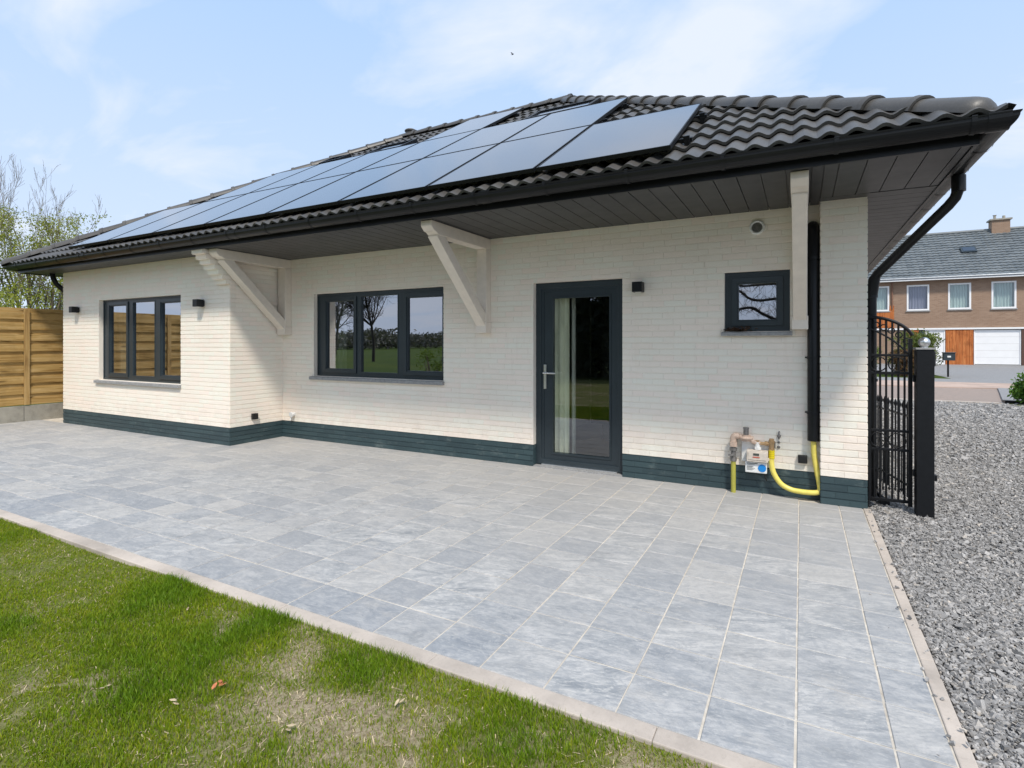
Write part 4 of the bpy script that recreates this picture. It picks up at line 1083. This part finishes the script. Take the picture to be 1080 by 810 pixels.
for i in range(5):
    x = GX0+.06+i*.055; m = MB(); circ(m, x, arc(x)-.055-.06*(x-GX0)/.32, .024, GY_, .005, 14); m.build('scroll', M['black_metal'], gate)
# second leaf standing open behind, running back beside the wall with spear heads
g2 = empty('garden_gate', (.86, 5.85, 0), 'lower black iron gate leaf with spear tips swung back behind the front leaf', 'gate')
A = Vector((.845, 5.92, 0)); B = Vector((.64, 6.85, 0)); 
m = MB()
def gp2(t, z): p = A.lerp(B, t); return (p.x, p.y, z)
tops = lambda t: .63 + .06*math.sin(PI*t)
for z0_ in (.16, .46): m.tube([gp2(t_, z0_) for t_ in (0, .5, 1)], .011, n=8)
m.tube([gp2(t_, .78) for t_ in (0,.5,1)], .010, n=8)
m.build('gate_frame', M['black_metal'], g2)
m = MB()
for i in range(11):
    t_ = (i+.3)/11; top = .86+.05*math.sin(i)
    p = gp2(t_, .05); q = gp2(t_, .84); m.tube([p, q], .007, n=8)
    q2 = gp2(t_, .84); m.tube([q2, (q2[0], q2[1], .865), (q2[0], q2[1], .91)], [.008,.017,.001], n=8)
m.build('gate_bars', M['black_metal'], g2)
post = empty('gate_post', (.915, 5.66, 0), 'square black steel gate post topped with a shiny ball', 'gate post')
m = MB(); m.box(.853, .975, 5.60, 5.72, -.06, 1.375); m.box(.836, .853, 5.65, 5.67, .3, .36); m.box(.836, .853, 5.65, 5.67, 1.1, 1.16); m.box(.975, 1.0, 5.64, 5.69, .28, .33); m.box(.975, .99, 5.64, 5.68, 1.24, 1.36)
m.build('post_body', M['black_metal'], post, bevel=.006)
m = MB(); m.box(.846, .982, 5.593, 5.727, 1.376, 1.392); m.build('post_cap', M['blue_stone'], post, bevel=.003)
m = MB(); m.ball((.914,5.66,1.437), .043, n=24); m.tube([(.914,5.66,1.39),(.914,5.66,1.41)], .025, n=14); m.build('ball_finial', M['steel'], post)
# drop bolt foot
m = MB(); m.tube([(.60,6.05,.18),(.60,6.0,.06),(.66,5.9,.02)], .02, n=10); m.box(.62,.70,5.86,5.94,-.03,.03)
tag(m.build('ground_stop', M['black_metal']), 'black gate stop on the gravel at the foot of the downpipe', 'gate stop')

# ------------------------------------------------------------------ neighbour house
NY = 45.9
nh = empty('neighbour_house', (10, NY+4, 0), 'two storey tan brick row house with grey tiled roof across the street', 'house')
wins = [(4.15,5.44,3.68,5.43,'curtain_g'),(6.44,7.69,3.67,5.43,'curtain_v'),(8.706,9.916,3.70,5.44,'curtain_g'),(10.947,12.184,3.68,5.45,'curtain_g'),(13.3,14.5,3.68,5.45,'curtain_g'),(15.6,16.8,3.68,5.45,'curtain_v'),(1.8,3.0,3.68,5.45,'curtain_g')]
low = [(7.457,8.56,.05,2.33),(10.046,12.42,.02,2.36),(15,17.4,.02,2.36)]
m = MB(); Pn = Pfront(NY)
NX0, NX1 = -8, 30
grid_panels(m, NX0, NX1, 2.30, 5.75, [(a,b,c,d_) for a,b,c,d_,_ in wins], Pn, .3); m.build('wall', M['nbrick'], nh)
m = MB(); grid_panels(m, NX0, NX1, -.1, 2.33, low + [(8.56,10.046,-.1,2.36)] + [(6.486,7.457,-.1,2.36)], Pn, .3); m.box(NX0, NX1, NY+8.9, NY+9, 0, 5.7); m.box(NX0,NX0+.3,NY+.3,NY+9,0,5.7); m.box(NX1-.3,NX1,NY+.3,NY+9,0,5.7); m.build('ground_floor_wall', M['nbrick'], nh)
m = MB(); m.box(NX0, NX1, NY-.10, NY-.003, 2.35, 2.46); m.build('white_band', M['white_paint'], nh)
for a, b, c, d_, cu in wins:
    f = MB(); f.ring(a, b, c, d_, .10, NY-.02, NY+.08); fr = f.build('window', M['white_paint'], nh, bevel=.01)
    f = MB(); f.add([(a+.1,NY+.05,c+.1),(b-.1,NY+.05,c+.1),(b-.1,NY+.05,d_-.1),(a+.1,NY+.05,d_-.1)], [(0,1,2,3)]); f.build('pane', M['neigh_glass'], fr, recalc=False)
    cu_ = curtain(a+.05, b-.05, NY+.22, c, d_, M[cu], fr, amp=.04, n=30)
    f = MB(); f.box(a-.05, b+.05, NY-.08, NY-.003, c-.07, c-.003); f.build('sill', M['blue_stone'], fr)
def clad(x0, x1, z0, z1, y=NY, bw=.14):
    m = MB(); x = x0
    while x < x1-.01:
        m.box(x+.004, min(x+bw, x1)-.004, y-.05+random.uniform(-.006,.006), y-.004, z0, z1); x += bw
    m.box(x0, x1, y-.02+.017, y+.15, z0, z1); m.build('timber_cladding', M['cedar'], nh)
clad(8.57, 10.03, -.05, 2.345, bw=.18); clad(6.486, 7.1, -.05, 2.345); clad(3.9, 5.72, 2.5, 3.60, bw=.16); clad(5.45, 5.72, 3.6, 4.06, bw=.13)
m = MB(); m.box(7.12, 7.44, NY+.0, NY+.1, 0, 2.34); m.build('dark_panel', M['anthracite'], nh)
for (a, b) in ((7.46, 8.55),):
    m = MB(); m.ring(a, b, .0, 2.33, .07, NY-.01, NY+.1); m.box(a+.07, b-.07, NY+.02, NY+.06, .07, 2.26); m.build('front_door', M['white_paint'], nh)
for (a, b) in ((10.06, 12.41), (15.02, 17.38)):
    m = MB()
    for i in range(5): m.box(a+.05, b-.05, NY+.04, NY+.1, .06+i*.448, .06+(i+1)*.448-.006)
    gd = m.build('garage_door', M['white_paint'], nh); m = MB(); m.ring(a, b, -.02, 2.345, .05, NY-.0, NY+.1); m.build('door_frame', M['white_paint'], gd)
m = MB(); m.box(12.43, 13.2, NY-.05, NY-.004, 0, 2.34); m.build('brown_panel', simple('brown_panel', (.09,.045,.03), .6), nh)
# roof
ER, RR = 5.80, 9.5; rs_len = 4.5
m = MB(); pitch_n = math.atan2(RR-ER-.1, rs_len+.4); cgn = .36
nrows = int(math.hypot(RR-ER-.1, rs_len+.4)/cgn)+1; cw = .5
dv = Vector((0, math.cos(pitch_n), math.sin(pitch_n))); nv = Vector((0,-math.sin(pitch_n), math.cos(pitch_n)))
for r in range(nrows):
    x = NX0-.3+(r % 2)*0
    while x < NX1+.3:
        o = Vector((x, NY-.42, ER+.06)) + dv*cgn*r; w2 = .33; rn = random.random()
        pf = [(0,0,.0),(.08,0,.03),(.16,0,.035),(.25,0,.01),(.33,0,0)]
        V = [o + Vector((a,0,0)) + nv*(c+.05) for a,_,c in pf] + [o + Vector((a,0,0)) + nv*(c) + dv*(cgn+.03) for a,_,c in pf] + [o + Vector((a,0,0)) + nv*(c+.015) for a,_,c in pf]
        m.add(V, [(i,i+1,6+i,5+i) for i in range(4)] + [(10+i,11+i,i+1,i) for i in range(4)], rnd=rn)
        x += w2
m.add([(NX0-.3,NY+4.5,RR),(NX1+.3,NY+4.5,RR),(NX1+.3,NY+9.4,ER),(NX0-.3,NY+9.4,ER)], [(0,1,2,3)])
m.add([(NX0-.3,NY-.4,ER+.02),(NX1+.3,NY-.4,ER+.02),(NX1+.3,NY+4.5,RR-.04),(NX0-.3,NY+4.5,RR-.04)], [(0,1,2,3)])
for xe in (NX0-.28, NX1+.28): m.add([(xe,NY-.4,ER),(xe,NY+9.4,ER),(xe,NY+4.5,RR)], [(0,1,2)])
m.tube([(NX0-.3,NY+4.5,RR+.03),(NX1+.3,NY+4.5,RR+.03)], .13, n=10)
nroof = m.build('roof', M['nroof'], nh, recalc=False)
m = MB(); m.box(NX0-.3, NX1+.3, NY-.50, NY-.003, ER-.10, ER-.0); m.tube([(NX0-.3,NY-.52,ER+.03),(NX1+.3,NY-.52,ER+.03)], .075, n=10); m.build('gutter', M['zinc'], nh)
m = MB(); m.box(NX0-.3, NX1+.3, NY-.54, NY-.501, ER-.12, ER-.03); m.build('fascia', M['white_paint'], nh)
m = MB(); m.tube([(5.6,NY-.06,ER-.1),(5.6,NY-.06,3.8)], .05); m.build('downpipe', simple('brown_pipe', (.2,.1,.06)), nh)
m = MB(); m.box(11.95, 12.95, NY+4.1, NY+4.9, RR-.3, 10.15); ch = m.build('chimney', M['nbrick'], nroof)
m = MB(); m.box(11.85, 13.05, NY+4.0, NY+5.0, 10.15, 10.25); m.tube([(12.2,NY+4.5,10.2),(12.2,NY+4.5,10.55)], .08); m.tube([(12.7,NY+4.5,10.2),(12.7,NY+4.5,10.5)], .09); m.box(12.1,12.3,NY+4.4,NY+4.6,10.55,10.58); m.build('chimney_cap', M['concrete'], ch)
c0 = Vector((10.25, NY-.42, ER+.06)) + dv*3.35
m = MB(); m.obox(c0 + nv*.1, (.42,0,0), dv*.36, nv*.06); sk = m.build('roof_window', M['anthracite'], nroof); m = MB(); m.obox(c0 + nv*.17, (.33,0,0), dv*.26, nv*.005); m.build('pane', M['solar'], sk)

# mailbox
mb_ = empty('letterbox', (5.5, 29, 0), 'dark grey letterbox on a thin post before the shrub across the street', 'letterbox')
m = MB(); m.box(5.47,5.53,28.97,29.03,-.05,.75); m.build('post', M['black_metal'], mb_)
m = MB(); m.box(5.32,5.72,28.85,29.1,.70,1.02); m.box(5.30,5.74,28.82,29.13,1.02,1.05); m.build('box', M['anthracite'], mb_, bevel=.01)
m = MB(); m.box(5.45,5.57,28.842,28.849,.83,.90); m.build('white_plate', M['white_plastic'], mb_)

# ------------------------------------------------------------------ plants
def leafquads(C, size, nrm_jit=1.0, aspect=.5):
    n = len(C); a = rng.normal(size=(n,3)); a /= np.linalg.norm(a,axis=1)[:,None]; b = rng.normal(size=(n,3)); b -= (b*a).sum(1)[:,None]*a; b /= np.linalg.norm(b,axis=1)[:,None]
    s = size*rng.uniform(.6,1.3,n)[:,None]; a = a*s; b = b*s*aspect
    V = np.stack([C-a, C-b*.9+a*.1, C+a, C+b*.9+a*.1],1).reshape(-1,3); F = np.arange(n*4).reshape(n,4); return V, F
def grow(root, height, spread, levels=4, trunk_r=.15, n0=5, seed=1, upright=.6, wig=.12, kids=(3,5), ratio=.62, trunk_frac=.35, kids0=None, rmin=.003):
    """branching skeleton; returns MB of limbs and twig tip points"""
    R = random.Random(seed); mb = MB(); tips = []
    def branch(p, d, L, r, lv):
        pts = [p]; rad = [r]; n = 5; cur = Vector(p); dd = Vector(d)
        for i in range(n):
            dd = (dd + Vector((R.uniform(-1,1),R.uniform(-1,1),R.uniform(-.6,.9)))*wig + Vector((0,0,upright*.06))).normalized()
            cur = cur + dd*L/n; pts.append(cur.copy()); rad.append(max(rmin, r*(1-.62*(i+1)/n)))
        mb.tube(pts, rad, n=7 if lv < 2 else (5 if lv < 3 else 3), cap=False)
        if lv >= levels:
            tips.extend([(pts[i], lv) for i in range(1, n+1)]); return
        if lv >= levels-1: tips.extend([(pts[i], lv) for i in range(2, n+1)])
        for k_ in range(kids0 if (kids0 and lv == 0) else R.randint(*kids)):
            i = R.randint(1 if lv else 2, n); q = pts[i]; ax = R.uniform(0, 2*PI); ang = R.uniform(.35, .95)*spread
            perp = dd.orthogonal().normalized(); perp.rotate(Matrix.Rotation(ax, 3, dd))
            nd = (dd*math.cos(ang) + perp*math.sin(ang)); nd = (nd + Vector((0,0,upright*.3))).normalized()
            branch(q, nd, L*R.uniform(ratio*.8, ratio*1.15), rad[i]*.62, lv+1)
    for s_ in range(n0):
        a = 2*PI*s_/max(n0,1)+R.uniform(-.5,.5); tilt = R.uniform(.05,.3) if n0 > 1 else .03
        branch(Vector(root)+Vector((math.cos(a),math.sin(a),0))*(.12*(n0 > 1)), Vector((math.cos(a)*tilt, math.sin(a)*tilt, 1)).normalized(), height*trunk_frac*R.uniform(.85,1.15), trunk_r*R.uniform(.7,1), 0)
    return mb, tips
def tree(name, root, label, cat='tree', leafmat=None, leaf_n=0, leaf_s=.05, jit=.2, bark='bark', group=None, zmax=None, **k):
    t = empty(name, root, label, cat, group)
    mb, tips = grow(root, **k); mb.build('trunk', M[bark], t, recalc=False)
    if leafmat:
        T = np.array([tuple(p) for p, _ in tips]); idx = rng.integers(0, len(T), leaf_n); C = T[idx] + rng.normal(0, jit, (leaf_n,3))
        if zmax: C = C[C[:,2] < zmax]
        V, F = leafquads(C, leaf_s); np_mesh('crown', V, F, M[leafmat], t, rnd=np.repeat(rng.random(len(C))*.6+.4*fbm(C[:,0]*1.5, C[:,2]*1.5, 9), 4))
    return t
def bush(name, c, r, label, leafmat, n=6000, s=.05, blobs=14, cat='shrub', group=None, bark='bark', sq=.8):
    t = empty(name, (c[0], c[1], 0), label, cat, group); R = random.Random(int(abs(c[0]*91+c[1]*7)))
    m = MB(); Cs = []
    B = []
    for i in range(blobs):
        a = R.uniform(0,2*PI); q = R.uniform(.2,.85); zz = R.uniform(.15,.95)
        rr = R.uniform(.22,.42); w = math.sqrt(max(.1, 1-(zz-.35)**2*1.4))
        B.append((c[0]+math.cos(a)*q*r[0]*w, c[1]+math.sin(a)*q*r[1]*w, c[2]+zz*r[2], rr*min(r[0], r[1], r[2])*1.3))
        m.tube([(c[0]+math.cos(a)*.05*r[0], c[1]+math.sin(a)*.05*r[1], c[2]-.05), ((c[0]+B[-1][0])/2, (c[1]+B[-1][1])/2, c[2]+zz*r[2]*.6), B[-1][:3]], [.03*r[2], .02*r[2], .006*r[2]], n=6)
    m.build('stems', M[bark], t, recalc=False)
    per = n//blobs
    for (x, y, z, rr) in B:
        dirs = rng.normal(size=(per,3)); dirs /= np.linalg.norm(dirs,axis=1)[:,None]; rad = rr*np.clip(rng.normal(.88,.18,per),.2,1.4)
        P = np.array([x,y,z]) + dirs*rad[:,None]*np.array([1,1,sq]); Cs.append(P)
    C = np.concatenate(Cs); C = C[C[:,2] > .0]
    V, F = leafquads(C, s); lum = np.clip(.15+.5*rng.random(len(C)) + .5*(fbm(C[:,0]*2.5/r[0], C[:,2]*2.5/r[0], 5)-.4), 0, 1)
    np_mesh('foliage', V, F, M[leafmat], t, rnd=np.repeat(lum,4)); return t

tree('budding_tree', (-21.6, 7.9, 0), 'multi stemmed tree with sparse yellow green buds behind the wooden fence', leafmat='spring_leaf', leaf_n=19000, leaf_s=.038, jit=.13, zmax=5.6,
     height=7.2, spread=.66, levels=4, trunk_r=.065, n0=8, seed=5, upright=.75, wig=.13, kids=(3,4), ratio=.5, trunk_frac=.5, kids0=6)
tree('budding_tree', (-24.2, 6.2, 0), 'taller bare topped budding tree at the far left edge behind the fence', leafmat='spring_leaf', leaf_n=19000, leaf_s=.04, jit=.14, zmax=7,
     height=7.8, spread=.62, levels=4, trunk_r=.08, n0=6, seed=12, upright=.8, wig=.12, kids=(3,4), ratio=.5, trunk_frac=.52, kids0=6)
bush('leafy_shrub', (-18.2, 9.6, 0), (1.8,1.4,3.1), 'dense fresh green shrub between the fence and the bungalow corner', 'bush_leaf', 20000, .042, 20)
bush('leafy_shrub', (-20.5, 6.5, 0), (1.8,1.2,3.0), 'loose olive shrub behind the left end of the fence', 'spring_leaf', 14000, .04, 20)
bush('leafy_shrub', (-26, 13, 0), (4,2.5,3.6), 'wide dull green hedge far behind the fence', 'bush_leaf', 24000, .07, 26)
bush('conifer_shrub', (4.55, 29.9, 0), (.95,.9,1.75), 'bushy yellow green conifer behind the gate post across the street', 'conifer', 9000, .05, 20)
bush('conifer_shrub', (3.9, 28.6, 0), (.8,.7,1.1), 'low russet and green shrub in front of the conifer across the street', 'red_conifer', 6000, .05, 14)
bush('conifer_shrub', (2.3, 30.5, 0), (1.1,.9,1.5), 'dark green shrub seen through the gate bars', 'bush_leaf', 8000, .05, 18)
bush('laurel_shrub', (5.0, 16.9, 0), (.62,.5,.72), 'glossy green laurel bush at the right edge beside the gravel', 'laurel', 5000, .055, 18, sq=.9)

# what stands behind the viewer and shows in the panes
tree('bare_tree', (-4.6, -33, 0), 'tall bare leafless tree alone in the meadow, mirrored in the middle window pane', bark='dark_bark', cat='tree', height=12, spread=1.0, levels=4, trunk_r=.28, n0=1, seed=3, upright=.35, wig=.14, kids=(4,6), ratio=.62, trunk_frac=.55) if False else None
def mirror_pt(px, d_, Yw=YW):
    u = (px-540)/571; X = d_*(-math.sin(th)+u*math.cos(th)); Y = d_*(math.cos(th)+u*math.sin(th)); return X, 2*Yw-Y
bx, by = mirror_pt(392, 42)
tree('bare_tree', (bx, by, 0), 'bare leafless tree alone in the meadow mirrored in the wide window', bark='dark_bark', height=11, spread=1.1, levels=4, trunk_r=.15, n0=1, seed=3, upright=.25, wig=.12, kids=(5,6), ratio=.52, trunk_frac=.62, kids0=26, rmin=.008)
bx, by = mirror_pt(860, 15)
gt_ = tree('garden_tree', (bx, by, 0), 'dark twisted garden tree mirrored in the small square window', bark='dark_bark', height=4.2, spread=1.0, levels=4, trunk_r=.13, n0=2, seed=9, upright=.5, wig=.2, kids=(4,5), ratio=.6, trunk_frac=.45)
def mz(py, d_): return EYE + (362-py)/571*d_
m = MB()
for pts, r_ in (([(862,352),(850,322),(836,312),(818,314.5),(802,316.5),(790,314.5),(780,307),(765,300)], .045), ([(858,345),(840,340),(818,336.5),(803,330),(793,324.5),(780,325.5),(765,331)], .05), ([(860,330),(840,302),(818,299),(800,300),(780,301),(762,296)], .04)):
    P3 = [(*mirror_pt(a, 15), mz(b, 15)) for a, b in pts]; m.tube(smooth_path(P3), [r_*(1-.4*i/(len(pts)*6)) for i in range(len(smooth_path(P3)))], n=7)
    for q in smooth_path(P3)[::1]:
        for _ in range(3):
            dv_ = Vector((random.uniform(-1,1), random.uniform(-.4,.4), random.uniform(-1,1)))*random.uniform(.1,.4); mid = q + dv_*.5 + Vector((random.uniform(-.05,.05),0,random.uniform(-.05,.05)))
            m.tube([q, mid, q+dv_], [.011,.006,.002], n=4, cap=False)
m.build('limb', M['dark_bark'], gt_, recalc=False)
for (px, d_, r, hgt, lab) in ((600, 26, 4.2, 7.5, 'dense dark evergreen tree mirrored in the glazed door'), (690, 24, 3.0, 6.5, 'second dark evergreen beside the one mirrored in the door')):
    ex, ey = mirror_pt(px, d_); bush('evergreen_tree', (ex, ey, 0), (r, r, hgt), lab, 'dark_leaf', 16000, .2, 30, cat='tree', bark='dark_bark', group='evergreens across the lawn')
for (px_, d_, hh_, sd_, lb_) in ((352, 62, 12, 21, 'wide bare tree further off in the meadow mirrored in the left pane'),):
    tx, ty = mirror_pt(px_, d_); tree('bare_tree', (tx, ty, 0), lb_, bark='dark_bark', height=hh_, spread=1.15, levels=4, trunk_r=.18, n0=1, seed=sd_, upright=.25, wig=.13, kids=(5,6), ratio=.55, trunk_frac=.6, kids0=26, rmin=.012)
sx, sy = mirror_pt(452, 13.5); bush('leafy_shrub', (sx, sy, 0), (.5,.5,1.25), 'young shrub in the lawn mirrored in the right pane of the wide window', 'bush_leaf', 1500, .03, 12)
# far wood all round behind the viewer
Cs = []
for i in range(240):
    a = PI*(1.0 + i/240*1.05) + rng.normal(0,.006); dist = 150 + 18*math.sin(i*.21) + rng.normal(0,4)
    hh = 2.6 + 2.6*vnoise(np.array([i*.13]), np.array([.5]), 2)[0] + rng.normal(0,.6)
    k_ = 420; P = np.stack([rng.normal(0,3.2,k_), rng.normal(0,3,k_), hh*rng.beta(1.6,1.3,k_)],1); P[:,0] += dist*math.cos(a); P[:,1] += dist*math.sin(a); Cs.append(P)
C = np.concatenate(Cs); V, F = leafquads(C, .42, aspect=.7)
tag(np_mesh('far_wood', V, F, M['far_leaf'], rnd=np.repeat(rng.random(len(C)),4)), 'distant dark wood at the edge of the meadow', kind='stuff')

# bird
b = empty('bird', (-9.4, 17.65, 12.1), 'tiny dark bird flying above the roof ridge', 'bird'); c = Vector((-9.4,17.65,12.1))
Vq = lambda t_: Vector(t_)*.5
m = MB(); m.tube([c+Vq((-.11,0,-.01)), c+Vq((-.05,0,.0)), c, c+Vq((.07,0,.01)), c+Vq((.12,0,.02))], [.003,.014,.018,.013,.003], n=10)
m.add([c+Vq((-.03,0,0)), c+Vq((.04,0,0)), c+Vq((.0,-.13,.09)), c+Vq((-.08,-.19,.06))], [(0,1,2,3)]); m.add([c+Vq((-.03,0,0)), c+Vq((.04,0,0)), c+Vq((.0,.13,.09)), c+Vq((-.08,.19,.06))], [(0,1,2,3)])
m.add([c+Vq((-.09,0,0)), c+Vq((-.17,-.03,0)), c+Vq((-.17,.03,0))], [(0,1,2)]); m.build('body', M['bird'], b)

# ------------------------------------------------------------------ sky, sun, camera
SUN = Vector((.70, -1.0, 1.62)).normalized()
elev = math.asin(SUN.z); az = math.atan2(SUN.x, SUN.y)
w = bpy.data.worlds.new('World'); scn.world = w; w.use_nodes = True; nt = w.node_tree; nt.nodes.clear()
N = nt.nodes.new; L = nt.links.new
out = N('ShaderNodeOutputWorld'); bg = N('ShaderNodeBackground'); bg.inputs[1].default_value = .13
sky = N('ShaderNodeTexSky'); sky.sky_type = 'NISHITA'; sky.sun_disc = False; sky.sun_elevation = elev; sky.sun_rotation = az; sky.air_density = 1.0; sky.dust_density = .8; sky.ozone_density = 1.2
tc = N('ShaderNodeTexCoord'); sep = N('ShaderNodeSeparateXYZ'); L(tc.outputs['Generated'], sep.inputs[0])
# project the direction onto a flat cloud layer
zz = N('ShaderNodeMath'); zz.operation = 'ADD'; L(sep.outputs[2], zz.inputs[0]); zz.inputs[1].default_value = .22
dvx = N('ShaderNodeMath'); dvx.operation = 'DIVIDE'; L(sep.outputs[0], dvx.inputs[0]); L(zz.outputs[0], dvx.inputs[1])
dvy = N('ShaderNodeMath'); dvy.operation = 'DIVIDE'; L(sep.outputs[1], dvy.inputs[0]); L(zz.outputs[0], dvy.inputs[1])
cm = N('ShaderNodeCombineXYZ'); L(dvx.outputs[0], cm.inputs[0]); L(dvy.outputs[0], cm.inputs[1])
mp = N('ShaderNodeMapping'); L(cm.outputs[0], mp.inputs[0]); mp.inputs['Scale'].default_value = (1,1.5,1); mp.inputs['Rotation'].default_value = (0,0,.5); mp.inputs['Location'].default_value = (2.2,.4,0)
n1 = N('ShaderNodeTexNoise'); L(mp.outputs[0], n1.inputs[0]); n1.inputs['Scale'].default_value = 1.5; n1.inputs['Detail'].default_value = 9; n1.inputs['Roughness'].default_value = .52; n1.inputs['Distortion'].default_value = .5
cr = N('ShaderNodeValToRGB'); L(n1.outputs['Fac'], cr.inputs[0]); cr.color_ramp.elements[0].position = .37; cr.color_ramp.elements[0].color = (0,0,0,1); cr.color_ramp.elements[1].position = .63; cr.color_ramp.elements[1].color = (.88,.88,.88,1)
# hazier towards the horizon
hz = N('ShaderNodeMapRange'); L(sep.outputs[2], hz.inputs[0]); hz.inputs[1].default_value = 0; hz.inputs[2].default_value = .7; hz.inputs[3].default_value = .72; hz.inputs[4].default_value = .0
mx = N('ShaderNodeMath'); mx.operation = 'MAXIMUM'; L(cr.outputs[0], mx.inputs[0]); L(hz.outputs[0], mx.inputs[1])
CLOUD = (.88,.935,1.05); BLUE = (.43,.70,1.10)
mb1 = N('ShaderNodeMix'); mb1.data_type = 'RGBA'; mb1.inputs[0].default_value = .85; L(sky.outputs[0], mb1.inputs[6]); mb1.inputs[7].default_value = tuple(q/.13 for q in BLUE)+(1,)
mc = N('ShaderNodeMix'); mc.data_type = 'RGBA'; L(mx.outputs[0], mc.inputs[0]); L(mb1.outputs[2], mc.inputs[6]); mc.inputs[7].default_value = tuple(q/.13 for q in CLOUD)+(1,)
L(mc.outputs[2], bg.inputs[0]); L(bg.outputs[0], out.inputs[0])

sl = bpy.data.lights.new('sun', 'SUN'); sl.energy = 3.7; sl.angle = math.radians(6.5); sl.color = (1,.935,.84)
so = bpy.data.objects.new('sun', sl); COL.objects.link(so); so.rotation_euler = SUN.to_track_quat('Z', 'Y').to_euler(); so.location = SUN*50

cd = bpy.data.cameras.new('camera'); cam = bpy.data.objects.new('camera', cd); COL.objects.link(cam)
cd.sensor_width = 36; cd.lens = 571/1080*36; cd.shift_y = -43/1080; cd.clip_end = 3000; cd.clip_start = .05
cam.location = (0, 0, EYE); cam.rotation_euler = (PI/2, 0, th); scn.camera = cam
scn.view_settings.view_transform = 'Standard'; scn.view_settings.look = 'None'; scn.view_settings.exposure = 0
scn.render.engine = 'CYCLES'
